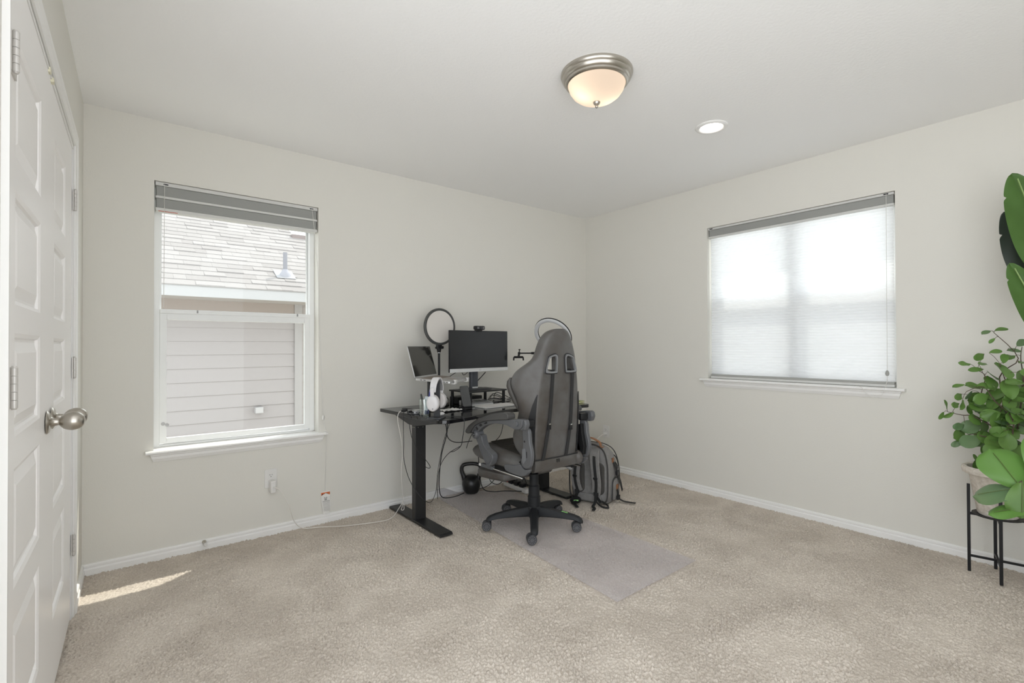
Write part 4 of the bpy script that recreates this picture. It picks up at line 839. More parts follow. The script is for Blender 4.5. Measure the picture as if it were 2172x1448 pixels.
# backrest: horizontal slices from bottom to top. (z, half width at wing tip, wing tip forward, rear panel half width, thickness)
BS = [(.452, .165, .030, .155, .06), (.470, .186, .07, .176, .085), (.505, .195, .125, .181, .10), (.56, .200, .175, .183, .115), (.62, .204, .170, .184, .115), (.68, .211, .135, .184, .108), (.73, .219, .100, .183, .10),
      (.775, .228, .078, .181, .10), (.82, .236, .080, .178, .10), (.86, .245, .092, .174, .10), (.90, .257, .108, .170, .10), (.94, .264, .117, .164, .10), (.975, .260, .110, .157, .10), (1.01, .243, .094, .150, .10), (1.04, .215, .066, .143, .10),
      (1.075, .177, .036, .134, .10), (1.11, .155, .022, .124, .105), (1.15, .141, .018, .112, .108), (1.19, .124, .016, .098, .106), (1.225, .104, .016, .080, .098), (1.25, .080, .017, .056, .082), (1.264, .052, .017, .030, .058), (1.270, .022, .017, .01, .03)]
def yr(z): return -.212 - .048*(z-.452)/.8
def back_sec(z, w, d, wr, t):
    ya = yr(z); tip = -.21 + d; yf = ya + t
    k = max(0., min(1., (w-wr)/.03))
    half = [(0, ya-.006), (wr*.5, ya-.005), (wr*.86, ya-.001), (wr, ya+.006),
            (wr+(w-wr)*.45, ya+.010+(tip-ya)*.30), (wr+(w-wr)*.82, ya+(tip-ya)*.62+.004), (w-.001, tip-.012), (w-.004, tip+.012), (w-.022, tip+.026+.004*k), (w-.048, max(tip+.012, yf-.01)),
            (min(w-.07, wr*.84), max(yf, tip-.004)), (wr*.45, yf+.004), (0, yf+.002)]
    half = [(max(x, 0), y) for x, y in half]
    # above the shoulders the wing disappears: blend towards a rounded slab
    b_ = max(0., min(1., (z-1.05)/.05))
    if b_ > 0:
        ym = ya + t/2; rnd = []
        for i in range(len(half)):
            a = -PI/2 + PI*i/(len(half)-1); e = .62
            rnd.append((w*abs(math.cos(a))**e, ym + t/2*math.copysign(abs(math.sin(a))**e, math.sin(a))))
        half = [(x*(1-b_)+u*b_, y*(1-b_)+v*b_) for (x, y), (u, v) in zip(half, rnd)]
    half[0] = (0, half[0][1]); half[-1] = (0, half[-1][1])
    return [(x, y, z) for x, y in half] + [(-x, y, z) for x, y in reversed(half[1:-1])]
q = MB(); q.loft([back_sec(*r_) for r_ in BS]); bk = q.build('backrest', lea_m, gc, smooth=0, subsurf=2)
bk.data.shade_smooth()
# two harness openings cut through it
HL = [(-.120, .086), (-.030, .112), (-.0335, .094), (-.034, .0), (-.060, -.004), (-.117, .000), (-.132, .014), (-.111, .078)]
HL = [(-.111, 1.078), (-.098, 1.100), (-.058, 1.113), (-.040, 1.110), (-.032, 1.090), (-.036, 1.012), (-.046, 1.000), (-.112, 1.000), (-.130, 1.014)]
def holes(grow):
    cx_ = sum(u for u, v in HL)/len(HL); cz_ = sum(v for u, v in HL)/len(HL)
    L = [(cx_+(u-cx_)*grow, cz_+(v-cz_)*grow) for u, v in HL]
    return (L, [(-u, v) for u, v in L])
cut = MB(); cut2 = MB()
for L in holes(.78): cut.prism(L, -.40, -.215, lambda u, v, w: (u, w, v))
cut2.bb((-.140, -.2225, .995), (.140, .1, 1.108))
cos_ = [c_.build('cutter', blackp_m, gc, smooth=0) for c_ in (cut2, cut)]
for co in cos_:
    md = bk.modifiers.new('open', 'BOOLEAN'); md.operation = 'DIFFERENCE'; md.object = co; md.solver = 'EXACT'
bpy.context.view_layer.update()
dg = bpy.context.evaluated_depsgraph_get(); nm_ = bpy.data.meshes.new_from_object(bk.evaluated_get(dg)); bk.modifiers.clear()
nm_.name = 'backrest'; bk.data = nm_; [bpy.data.objects.remove(co) for co in cos_]; nm_.shade_smooth(); nm_.set_sharp_from_angle(angle=R(50))
if len(nm_.materials) > 1:
    for _ in range(len(nm_.materials)-1): nm_.materials.pop(index=1)
fa = np.zeros(len(nm_.polygons), np.int32); nm_.polygons.foreach_set('material_index', fa)
for i, (Lo, Li) in enumerate(zip(holes(1.0), holes(.78))):
    Lo = crom([Vector((u, 0, v)) for u, v in Lo], 3, True); Li = crom([Vector((u, 0, v)) for u, v in Li], 3, True)
    q = MB(); secs = []
    for k in range(len(Lo)+1):
        a, c = Lo[k % len(Lo)], Li[k % len(Li)]; y0_ = -.2525 - .002
        secs.append([(a.x, y0_+.012, a.z), (a.x, y0_-.004, a.z), (a.x+(c.x-a.x)*.15, y0_-.009, a.z+(c.z-a.z)*.15), (c.x-(c.x-a.x)*.1, y0_-.008, c.z-(c.z-a.z)*.1), (c.x, y0_+.0, c.z), (c.x, y0_+.030, c.z), (c.x-(c.x-a.x)*.3, y0_+.030, c.z-(c.z-a.z)*.3)])
    q.loft(secs, caps=False); o = q.build('harness_ring', P('ring_grey', (.20, .205, .21), .4), gc, smooth=40)
    q = MB(); q.tube([(v.x*1.0 + (v.x-(-.08 if i == 0 else .08))*.04, -.2565, v.z + (v.z-1.05)*.04) for v in Lo], .0028, 6, 1, closed=True); q.build('ring_piping', strap_m, gc, smooth=50)
# dark front cushions that show past the wings
for sx in (-1, 1):
    q = MB(); secs = []
    for z, x, y, t in ((.76, .20, -.10, .01), (.79, .220, -.090, .028), (.83, .240, -.080, .034), (.88, .259, -.067, .034), (.92, .268, -.060, .031), (.95, .267, -.063, .025), (.972, .256, -.072, .01)):
        secs.append([(sx*(x+.010*math.cos(a)-.03), y-.006+t*math.sin(a)*1.0+.012, z) if False else (sx*(x-.022+.022*math.cos(a)), y+t*.6*math.sin(a), z) for a in [2*PI*j/12 for j in range(12)]])
    q.loft(secs); o = q.build('wing_cushion', lead_m, gc, smooth=70); part_label(o, 'black padded inner wing')
# lower rear skirt below the seam with its tag, dark side gussets and the seam
q = MB(); q.loft([[(-.186, yr(.5)+.012, z), (-.182, yr(.5)-.006+o_, z), (0, yr(.5)-.012+o_, z), (.182, yr(.5)-.006+o_, z), (.186, yr(.5)+.012, z), (.17, yr(.5)+.06, z), (-.17, yr(.5)+.06, z)] for z, o_ in ((.405, .03), (.412, .006), (.45, .0), (.476, .002), (.481, .008))]); q.build('rear_skirt', lea_m, gc, smooth=50)
for sx in (1,):
    q = MB(); q.ball((sx*.196, -.196, .450), (.036, .045, .045), 18, 12); q.build('seat_rear_bolster', lea_m, gc, smooth=70)
q = MB(); q.tube([(-.184, yr(.48)-.003, .4815), (0, yr(.48)-.009, .4815), (.184, yr(.48)-.003, .4815)], .004, 6, 4); q.build('rear_seam', strap_m, gc)
q = MB()
for sx in (-.010, .006): q.bb((sx-.003, yr(.47)-.0165, .452), (sx+.004, yr(.47)-.0115, .472))
q.build('care_tags', strap_m, gc, smooth=0)
for sx in (-1, 1):
    q = MB(); ls_pts = [(.492, .014), (.56, .022), (.65, .026), (.74, .022), (.81, .013), (.86, .004), (.875, .001)]
    secs = []
    for z, w in ls_pts:
        k_ = max(i for i in range(len(BS)-1) if BS[i][0] <= z); t_ = (z-BS[k_][0])/(BS[k_+1][0]-BS[k_][0]); pr_ = [BS[k_][i]*(1-t_)+BS[k_+1][i]*t_ for i in range(5)]
        A_ = Vector((pr_[3], yr(z)+.004, 0)); B_ = Vector((pr_[3]+(pr_[1]-pr_[3])*.45, yr(z)+.010+(-.21+pr_[2]-yr(z))*.30, 0)); C_ = A_.lerp(B_, min(1, w/.022)); dn = Vector((B_.y-A_.y, -(B_.x-A_.x), 0)).normalized()*.0025
        secs.append([(sx*p_.x, p_.y, z) for p_ in (A_-dn, A_+dn, C_+dn, C_-dn)])
    q.loft(secs); o = q.build('side_gusset', strap_m, gc, smooth=40); part_label(o, 'black gusset down the side of the backrest')
# harness straps down the back with buckles
for nm, x0_, pts in (('L', -.07, [(-.069, 1.012), (-.070, .93), (-.074, .84), (-.079, .756), (-.087, .69), (-.098, .616), (-.122, .488)]), ('R', .1, [(.098, 1.011), (.100, .93), (.100, .84), (.100, .74), (.096, .67), (.087, .594), (.070, .488)])):
    q = MB(); q.ribbon([(pts[0][0], yr(1.0)+.05, 1.018), (pts[0][0], yr(1.0)-.004, 1.016)] + [(x, yr(z)-.0105, z) for x, z in pts] + [(pts[-1][0], yr(.48)+.0, .482)], .024, .004, 4); sp = q.build('harness_strap', strap_m, gc, smooth=40)
    bx_, bz_ = pts[4]
    q = MB(); q.bb((bx_-.012, yr(bz_)-.019, bz_-.030), (bx_+.013, yr(bz_)-.008, bz_+.004)); o = q.build('buckle', blackp_m, sp, smooth=0, bevel=.002)
    q = MB(); q.bb((bx_-.006, yr(bz_)-.021, bz_+.000), (bx_+.008, yr(bz_)-.018, bz_+.008)); q.build('buckle_clip', chrome_m, sp, smooth=0, bevel=.001)
# armrests and reclining hinges, mirrored
PADT = [(-.126, .742), (-.126, .764), (-.10, .775), (0, .764), (.14, .722), (.19, .703), (.212, .695), (.286, .654), (.325, .614), (.312, .600), (.276, .606), (.232, .655), (.141, .694), (.041, .715), (-.10, .736)]
BEAM = [(.272, .612), (.232, .656), (.141, .695), (.041, .717), (-.122, .738), (-.236, .752), (-.246, .735), (-.240, .708), (-.218, .692), (-.188, .686), (-.144, .692), (-.088, .702), (.005, .699), (.065, .688), (.128, .666), (.180, .636), (.21, .612)]
SLOT = [[(.19, .642), (.205, .633), (.222, .646), (.21, .657)], [(.145, .671), (.165, .660), (.185, .668), (.16, .680)], [(.09, .690), (.115, .682), (.13, .686), (.1, .699)], [(.02, .7055), (.05, .7), (.06, .703), (.03, .711)]]
LINK = [(.246, .600), (.224, .568), (.206, .545), (.180, .500), (.148, .458), (.112, .424), (.094, .421), (.074, .432), (.058, .450), (.048, .474), (.052, .497), (.075, .510), (.118, .526), (.140, .546), (.158, .576), (.172, .605)]
HU = [(-.186, .672), (-.197, .682), (-.228, .684), (-.243, .672), (-.249, .640), (-.252, .602), (-.264, .566), (-.270, .530), (-.264, .488), (-.246, .456), (-.214, .446), (-.186, .456), (-.172, .478), (-.178, .500), (-.190, .530), (-.192, .60)]
HLW = [(-.012, .436), (-.10, .446), (-.162, .462), (-.178, .448), (-.205, .438), (-.240, .446), (-.236, .428), (-.206, .404), (-.164, .393), (-.10, .392), (-.02, .400)]
for sx in (-1, 1):
    side = lambda u, v, w: (sx*w, u, v)
    ar = None
    q = MB(); q.prism([tuple(v.xz) for v in crom([Vector((u, 0, v)) for u, v in PADT], 3, True)], .258, .318, side); q.build('armrest_pad', P('arm_pad_grey', (.075, .074, .072), .45), gc, smooth=35, bevel=.010, seg=4)
    q = MB(); q.prism([tuple(v.xz) for v in crom([Vector((u, 0, v)) for u, v in BEAM], 3, True)], .268, .306, side); ar = q.build('armrest_beam', greyp_m, gc, smooth=35, bevel=.005, seg=3)
    q = MB()
    for s_ in SLOT[:3]: q.prism(s_, .3055, .3068, side)
    q.build('beam_slots', blackp_m, ar, smooth=0)
    q = MB(); q.lathe([(.0, .322), (.022, .322), (.027, .318), (.029, .31), (.029, .262), (0, .262)], 24, Matrix.Translation((0, .219, .605)) @ Matrix.Rotation(PI/2*sx, 4, 'Y')); q.lathe([(0, .326), (.006, .326), (.007, .322), (0, .322)], 14, Matrix.Translation((0, .219, .605)) @ Matrix.Rotation(PI/2*sx, 4, 'Y')); q.build('front_pivot', greyp_m, gc, smooth=40)
    q = MB(); q.lathe([(0, .314), (.014, .314), (.017, .311), (.017, .30), (0, .30)], 20, Matrix.Translation((0, -.196, .721)) @ Matrix.Rotation(PI/2*sx, 4, 'Y')); q.build('rear_pivot', greyp_m, gc, smooth=40)
    q = MB(); q.prism([tuple(v.xz) for v in crom([Vector((u, 0, v)) for u, v in LINK], 3, True)], .256, .300, side); q.build('armrest_link', greyp_m, gc, smooth=35, bevel=.006, seg=3)
    q = MB(); q.tube([(sx*.2995, .190, .545), (sx*.3015, .150, .49), (sx*.3015, .112, .44), (sx*.3015, .08, .442), (sx*.3015, .068, .478), (sx*.3015, .10, .51), (sx*.2995, .165, .55)], .0022, 6, 4); q.build('link_groove', P('groove_grey', (.09, .092, .1), .5), gc)
    # mount from the backrest out to the rear pivot
    q = MB(); q.prism([(-.246, .752), (-.262, .750), (-.270, .72), (-.258, .690), (-.216, .684), (-.20, .70)], .262, .297, side); q.build('arm_mount', greyp_m, gc, smooth=35, bevel=.012, seg=3)
    q = MB(); q.prism([(-.205, .742), (-.234, .738), (-.236, .70), (-.215, .692), (-.20, .71)], .20, .264, side); q.build('mount_bracket', blackp_m, gc, smooth=35, bevel=.004)
    q = MB(); q.prism([tuple(v.xz) for v in crom([Vector((u, 0, v)) for u, v in HU], 2, True)], .230, .256, side); hu = q.build('recline_hinge_cover', greyp_m, gc, smooth=35, bevel=.006, seg=3)
    q = MB(); q.lathe([(0, .2565), (.0065, .2565), (.0065, .255), (0, .255)], 14, Matrix.Translation((0, -.209, .605)) @ Matrix.Rotation(PI/2*sx, 4, 'Y')); q.bb((sx*.2562-.0006, -.231, .512), (sx*.2562+.0006, -.226, .548)); q.build('screw_hole', blackp_m, hu, smooth=0)
    q = MB(); q.prism([(-.197+.006, .56), (-.216, .566), (-.224, .50), (-.2, .47), (-.186, .50)], .2555, .2595, side); q.build('hinge_tongue', P('tongue_grey', (.16, .165, .175), .4), hu, smooth=30, bevel=.002)
    q = MB(); q.prism([tuple(v.xz) for v in crom([Vector((u, 0, v)) for u, v in HLW], 2, True)], .228, .252, side); hl = q.build('seat_hinge_cover', greyp_m, gc, smooth=35, bevel=.005, seg=3)
    q = MB(); q.lathe([(0, .2508), (.006, .2508), (.006, .249), (0, .249)], 14, Matrix.Translation((0, -.095, .418)) @ Matrix.Rotation(PI/2*sx, 4, 'Y')); q.build('screw_hole', blackp_m, hl, smooth=0)
    q = MB(); q.prism([(-.155, .462), (-.187, .468), (-.215, .50), (-.205, .535), (-.175, .53), (-.13, .49)], .205, .218, side); q.build('inner_hinge_plate', blackp_m, gc, smooth=0)
    q = MB(); q.prism([(-.200, .66), (-.225, .665), (-.232, .60), (-.244, .55), (-.250, .52), (-.242, .47), (-.20, .455), (-.15, .43), (-.15, .41), (-.10, .41), (-.10, .45), (-.17, .50), (-.18, .60)], .205, .233, side); q.build('hinge_bracket', blackp_m, gc, smooth=0, bevel=.004)

for o in gc.children:
    if o.name.split('.')[0] in ('armrest_pad', 'armrest_beam', 'front_pivot', 'rear_pivot', 'armrest_link', 'link_groove', 'arm_mount', 'mount_bracket'): o.location.z -= .0095
# ---------------------------------------------------------------- clear chair mat
mat_m = bpy.data.materials.new('clear_vinyl'); mat_m.use_nodes = True; nt = mat_m.node_tree
bs = nt.nodes['Principled BSDF']; out = nt.nodes['Material Output']
bs.inputs['Base Color'].default_value = (.86, .84, .86, 1); bs.inputs['Roughness'].default_value = .32
tr = nt.nodes.new('ShaderNodeBsdfTransparent'); tr.inputs['Color'].default_value = (.975, .97, .98, 1)
mx = nt.nodes.new('ShaderNodeMixShader'); mx.inputs[0].default_value = .19
tc = nt.nodes.new('ShaderNodeTexCoord'); n_ = nt.nodes.new('ShaderNodeTexNoise'); n_.inputs['Scale'].default_value = 120
bp = nt.nodes.new('ShaderNodeBump'); bp.inputs['Strength'].default_value = .25; bp.inputs['Distance'].default_value = .003
nt.links.new(tc.outputs['Object'], n_.inputs['Vector']); nt.links.new(n_.outputs['Fac'], bp.inputs['Height']); nt.links.new(bp.outputs['Normal'], bs.inputs['Normal'])
nt.links.new(tr.outputs[0], mx.inputs[1]); nt.links.new(bs.outputs[0], mx.inputs[2]); nt.links.new(mx.outputs[0], out.inputs['Surface'])
q = MB(); secs = []
for i in range(41):
    t = i/40; y = 1.456 + (3.347-1.456)*t; row_ = []
    for j in range(17):
        s_ = j/16; xa = 1.778 + .155*t; xb = 2.456 + .02*t
        yy = y + .012*s_*(1-t); x = xa + (xb-xa)*s_
        if t > .78 : yy -= max(0, s_-.45)*.55*(t-.78)/.22*.9
        z = .0055 + .0015*math.sin(7*x+5*yy) + max(0, yy-3.27)**1.6*3.6*max(0, min(1, (2.12-x)/.12))
        row_.append((x, yy, z))
    secs.append(row_)
q.loft(secs, caps=False, close=False); o = q.build('chair_mat', mat_m, smooth=60); md = o.modifiers.new('thick', 'SOLIDIFY'); md.thickness = .0022; md.offset = 1
tag(o, 'translucent grey vinyl mat on the carpet under the gaming chair', 'chair mat')
# ---------------------------------------------------------------- kettlebell
kx, ky = 2.20, 3.262
ke = thing('kettlebell', 'black iron kettlebell on the floor under the desk', 'kettlebell', (kx, ky, .0095))
iron_m = P('cast_iron', (.010, .010, .010), .34, bump=(160, .4, .0015))
q = MB(); q.lathe([(.0, 0), (.042, 0), (.052, .004), (.066, .030), (.0735, .066), (.070, .096), (.056, .124), (.034, .139), (0, .144)], 40); q.build('bell_body', iron_m, ke, smooth=60)
q = MB(Matrix.Rotation(R(-36), 4, 'Z')); q.tube([(-.050, 0, .100), (-.064, 0, .140), (-.076, 0, .182), (-.066, 0, .216), (-.030, 0, .2285), (.030, 0, .2285), (.066, 0, .216), (.076, 0, .182), (.064, 0, .140), (.050, 0, .100)], .016, 12, 6, rfn=lambda t: .0145+.008*(2*abs(t-.5))**3); q.build('handle', iron_m, ke, smooth=70)
q = MB(Matrix.Rotation(R(-128), 4, 'Z')); text_M = None
bpy.context.view_layer.update()
# ---------------------------------------------------------------- backpack
bp_th = R(18)
bpk = thing('backpack', 'grey fabric backpack with tan leather details standing beside the gaming chair', 'backpack', (2.845, 2.545, .003), bp_th)
# local x: away from the strap side, y: width, z up
fab_m = P('grey_canvas', (.215, .207, .200), .8, bump=(700, .5, .0012), mottle=(40, (.25, .243, .236), 3)); fabd_m = P('dark_canvas', (.050, .049, .048), .8, bump=(500, .5, .0012)); mesh_m = P('air_mesh', (.070, .066, .060), .9, bump=(900, .8, .0015)); tan_m = P('tan_leather', (.30, .125, .048), .5); web_m = P('black_webbing', (.018, .018, .018), .75)
def psec(z, x0_, x1_, w, r=.05): return [(x, y, z) for x, y in rrect(x1_-x0_, 2*w, min(r, w*.9, (x1_-x0_)*.45), 5, (x0_+x1_)/2, 0)]
q = MB(); q.loft([psec(.0, -.085, .085, .125), psec(.012, -.100, .105, .145), (psec(.08, -.105, .118, .155)), psec(.20, -.105, .118, .158), psec(.30, -.100, .100, .152), psec(.36, -.094, .076, .138), psec(.40, -.086, .050, .112), psec(.424, -.076, .026, .078), psec(.434, -.06, .0, .035)]); q.build('main_body', fab_m, bpk, smooth=60)
q = MB(); q.loft([psec(.02, .09, .150, .120), psec(.05, .09, .168, .132), psec(.20, .09, .166, .134), psec(.29, .08, .146, .126), psec(.33, .07, .118, .104), psec(.35, .06, .09, .06)]); q.build('front_pocket', fab_m, bpk, smooth=60)
q = MB(); q.tube([(-.103, -.120, .01), (-.107, -.150, .06), (-.107, -.154, .22), (-.100, -.146, .31), (-.090, -.120, .385), (-.080, -.07, .422), (-.075, 0, .432), (-.080, .07, .422), (-.090, .120, .385), (-.100, .146, .31), (-.107, .154, .22), (-.107, .150, .06), (-.103, .12, .01)], .0055, 8, 5); q.build('back_piping', fabd_m, bpk)
q = MB(); q.tube([(.112, -.140, .03), (.118, -.153, .10), (.116, -.157, .20), (.094, -.150, .31), (.060, -.125, .388), (.03, -.07, .425), (.02, 0, .432), (.03, .07, .425), (.06, .125, .388), (.094, .15, .31)], .004, 6, 5); q.build('zip_line', fabd_m, bpk)
q = MB(); q.tube([(.150, -.118, .03), (.166, -.132, .06), (.166, -.134, .20), (.146, -.126, .29), (.118, -.10, .332), (.1, 0, .35), (.118, .10, .332)], .0045, 6, 5); q.build('pocket_zip', fabd_m, bpk)
q = MB(); q.tube([(.155, -.130, .235), (.158, -.137, .21), (.160, -.138, .185)], .004, 6, 3); q.build('zip_pull', silver_m, bpk)
# padded back panel: two pads
for y0_, y1_ in ((-.128, -.030), (.030, .128)):
    q = MB(); q.prism(rrect(y1_-y0_, .235, .04, 5, (y0_+y1_)/2, .19), -.122, -.098, lambda u, v, w: (w, u, v)); q.build('back_pad', mesh_m, bpk, smooth=40, bevel=.009, seg=3)
q = MB(); q.prism(rrect(.20, .055, .02, 4, 0, .045), -.116, -.098, lambda u, v, w: (w, u, v)); q.build('lumbar_pad', fab_m, bpk, smooth=40, bevel=.006, seg=3)
for sy, lb_ in ((-1, 'near'), (1, 'far')):
    y_ = sy*.068
    q = MB(); q.ribbon([(-.095, y_*.75, .405), (-.122, y_*.85, .385), (-.150, y_*1.02, .33), (-.160, y_*1.18, .25), (-.150, y_*1.24, .17), (-.135, y_*1.12, .11), (-.128, y_*1.0, .085)], .068, .014, 5, (0, 1, 0)); st2 = q.build('shoulder_strap', fab_m, bpk, smooth=50, bevel=.003)
    q = MB(); q.ribbon([(-.128, y_*.85, .385), (-.158, y_*1.02, .33), (-.168, y_*1.18, .25), (-.158, y_*1.24, .17), (-.141, y_*1.10, .10)], .022, .003, 5, (0, 1, 0)); q.build('strap_webbing', web_m, st2, smooth=40)
    q = MB(); q.box((-.169, y_*1.21, .205), (.006, .034, .014)); q.box((-.166, y_*1.23, .196), (.005, .026, .012)); q.build('ladder_buckle', blackp_m, st2, smooth=0, bevel=.002)
    q = MB(); q.ribbon([(-.141, y_*1.08, .10), (-.135, y_*1.2, .06), (-.125, y_*1.6, .025)], .022, .003, 4, (0, 1, 0)); q.box((-.142, y_*1.12, .085), (.012, .034, .024)); q.build('lower_strap', web_m, bpk, smooth=30)
    q = MB(); q.ribbon([(-.140, y_*1.10, .085), (-.165, y_*1.15, .03), (-.185, y_*1.2+.01, .008), (-.215, y_*1.1-.02, .006), (-.26, y_*.9-.045, .005)], .022, .003, 5, (.3, 1, 0)); q.build('loose_strap_tail', web_m, bpk, smooth=30)
q = MB(); q.ribbon([(-.120, -.07, .075), (-.145, -.085, .03), (-.16, -.13, .008), (-.15, -.175, .006), (-.125, -.16, .012), (-.112, -.11, .03)], .014, .003, 5, (0, .3, 1)); q.build('strap_loop', web_m, bpk, smooth=30)
# leather grab handle and patches
q = MB(); q.ribbon([(-.070, .080, .418), (-.072, .066, .455), (-.072, .0, .480), (-.072, -.072, .455), (-.070, -.086, .424)], .030, .005, 6, (1, 0, 0)); q.build('grab_handle', tan_m, bpk, smooth=40)
q = MB(); q.box((-.068, -.082, .4180), (.030, .045, .004), Matrix.Translation((0, 0, 0))); q.build('handle_patch', tan_m, bpk, smooth=0)
# side (towards the camera right): pocket, patches, compression straps with buckles
q = MB(); q.loft([[(x, -.150-o_, z) for x, z in rrect(.135*k_, .165*k_, .05*k_, 5, .02, .098)] for o_, k_ in ((0, 1.0), (.012, .98), (.020, .90), (.021, .5))]); q.build('side_pocket', fab_m, bpk, smooth=50)
q = MB(); q.tube([(-.046, -.163, .03), (-.048, -.166, .10), (-.040, -.166, .16), (-.01, -.167, .182), (.04, -.167, .182), (.075, -.165, .165)], .005, 6, 5); q.build('pocket_zip', fabd_m, bpk)
for xx, zz, yy in ((.0, .315, -.150), (.028, .115, -.1725)):
    q = MB(); q.box((xx, yy-.002, zz), (.034, .005, .034)); q.build('leather_patch', tan_m, bpk, smooth=0, bevel=.001)
q = MB(); q.ribbon([(.0, -.155, .30), (.012, -.166, .27), (.022, -.170, .245), (.030, -.170, .225)], .024, .003, 4, (1, 0, .3)); q.ribbon([(.034, -.158, .295), (.040, -.170, .265), (.034, -.171, .24)], .014, .003, 4, (1, 0, 0)); q.build('compression_strap', web_m, bpk, smooth=30)
q = MB(); q.box((.036, -.172, .216), (.040, .014, .034), rz=.1); q.build('side_buckle', blackp_m, bpk, smooth=0, bevel=.004)
q = MB(); q.ribbon([(.042, -.172, .20), (.060, -.185, .15), (.075, -.19, .10), (.085, -.192, .075)], .026, .003, 4, (1, 0, .2)); q.build('strap_end', web_m, bpk, smooth=30)
q = MB(); q.ribbon([(.022, -.176, .098), (.030, -.180, .07), (.034, -.176, .05)], .022, .003, 4, (1, 0, 0)); q.box((.030, -.181, .036), (.040, .014, .030)); q.ribbon([(.036, -.183, .025), (.042, -.215, .010), (.050, -.265, .006), (.056, -.305, .006)], .026, .003, 4, (1, .2, 0)); q.build('lower_side_strap', web_m, bpk, smooth=30)
# small black bag in front of the desk foot, by the pack
sb = thing('cable_pouch', 'small black fuzzy pouch with green label at the tip of the right desk foot', 'pouch', (2.662, 2.566, .002))
q = MB(); q.ball((2.662, 2.566, .028), (.046, .038, .026), 18, 10); q.build('pouch_body', P('black_plush', (.008, .008, .009), .95, bump=(300, 1, .006)), sb, world=True, smooth=60)
q = MB(); q.box((2.638, 2.5375, .036), (.034, .002, .008), rz=-.65); q.build('pouch_label', green_m, sb, world=True, smooth=0)
# grey inline controller hanging on a cord behind the skirt
cable([(2.42, 2.66, .40), (2.50, 2.62, .345), (2.56, 2.60, .31)], .004, 'black cord running from under the seat to the grey inline controller')
q = MB(); q.cyl((2.565, 2.598, .305), (2.63, 2.58, .262), .013, .014, 12); o = q.build('inline_controller', P('controller_silver', (.40, .40, .41), .35), smooth=40); tag(o, 'grey inline cord controller hanging between the seat and the backpack', 'cord controller')

# ---------------------------------------------------------------- plants at the right
leaf_m = P('ficus_leaf', (.085, .180, .032), .42, mottle=(9, (.135, .255, .060), 2), spec=.42)
leafl_m = P('fiddle_leaf', (.105, .235, .040), .42, mottle=(5, (.125, .27, .055), 2), spec=.4)
leafd_m = P('dusty_leaf', (.15, .225, .105), .4, mottle=(5, (.10, .19, .08), 2), spec=.35)
ban_m = P('banana_leaf', (.058, .125, .026), .42, mottle=(6, (.075, .155, .036), 2), spec=.28)
bark_m = P('bark', (.10, .072, .05), .8); soil_m = P('potting_soil', (.09, .065, .045), .95, bump=(120, 1, .01))
stone_m = P('rough_stone_pot', (.60, .545, .475), .9, bump=(90, 1, .006), mottle=(60, (.75, .70, .63), 5))
def leafgrid(q, base, tip, nrm, width, curl=.12, cup=.10, prof=None, n=9, m=5, wav=0, rnd=0):
    """a leaf blade from base to tip, folded along the midrib"""
    base, tip, nrm = fr(base), fr(tip), fr(nrm).normalized(); ax = tip-base; L = ax.length; ax.normalize()
    nrm = (nrm - ax*nrm.dot(ax)).normalized(); sd = ax.cross(nrm)
    prof = prof or (lambda t: math.sin(PI*min(1, t**.75))**.72)
    rows_ = []
    for i in range(n+1):
        t = i/n; w = width*max(prof(t), .004)
        rows_.append([base + ax*(L*t) + sd*(w*s_) + nrm*(cup*width*abs(s_)**1.3 - curl*L*t*t + wav*math.sin(9*t+3*s_)*abs(s_)) for s_ in [(-1 + 2*j/(2*m)) for j in range(2*m+1)]])
    q.loft(rows_, caps=False, close=False)
PX, PY = 3.472, .408
st3 = thing('plant_stand', 'black metal plant stand with four legs at the right edge', 'plant stand', (PX, PY, .0))
LG = [(3.451, .514), (3.362, .385), (3.493, .302), (3.582, .431)]
for x, y in LG:
    q = MB(); a = math.atan2(y-PY, x-PX); q.box((x, y, .226), (.013, .013, .45), rz=a); q.build('leg', black_m, st3, world=True, smooth=0, bevel=.001)
for i, z in enumerate((.300, .082)):
    q = MB()
    for k in (0, 1):
        a, c = Vector((*LG[k], z)), Vector((*LG[k+2], z)); d = c-a; q.box((a+c)/2, (d.length, .010 if i else .014, .011 if i else .012), rz=math.atan2(d.y, d.x))
    q.build('cross_bar', black_m, st3, world=True, smooth=0, bevel=.001)
q = MB(); q.lathe([(.062, .306), (.098, .306), (.098, .310), (.062, .310)], 36, Matrix.Translation((PX, PY, 0)), caps=False); q.build('support_ring', black_m, st3, world=True, smooth=30)
fp = thing('potted_plant', 'bushy round leaved plant in a rough stone pot on the black stand', 'plant', (PX, PY, .3105))
q = MB(); q.lathe([(.0, 0), (.072, 0), (.077, .006), (.106, .190), (.112, .200), (.132, .207), (.136, .222), (.133, .236), (.124, .240), (.114, .236), (.110, .205), (0, .205)], 44); q.build('pot', stone_m, fp, smooth=40)
q = MB(); q.lathe([(.0, .214), (.06, .216), (.111, .206), (.111, .203), (0, .203)], 30); q.build('soil', soil_m, fp, smooth=50)
rnd = random.Random(4)
stem_q = MB(); leaf_q = MB(); leaf2_q = MB()
camv = Vector((-.93, -.11, .1))
def px3(x, y, depth_x):
    """world point seen at picture pixel x,y on the plane X = depth_x"""
    d = _f + _r2*((x-1086)/1043.03) + _u2*((724-y)/1043.03); o_ = Vector((0, 0, 1.174)); return o_ + d*(depth_x/d.x)
root = Vector((PX, PY, .3105+.20)); off = Vector((PX, PY, .3105))
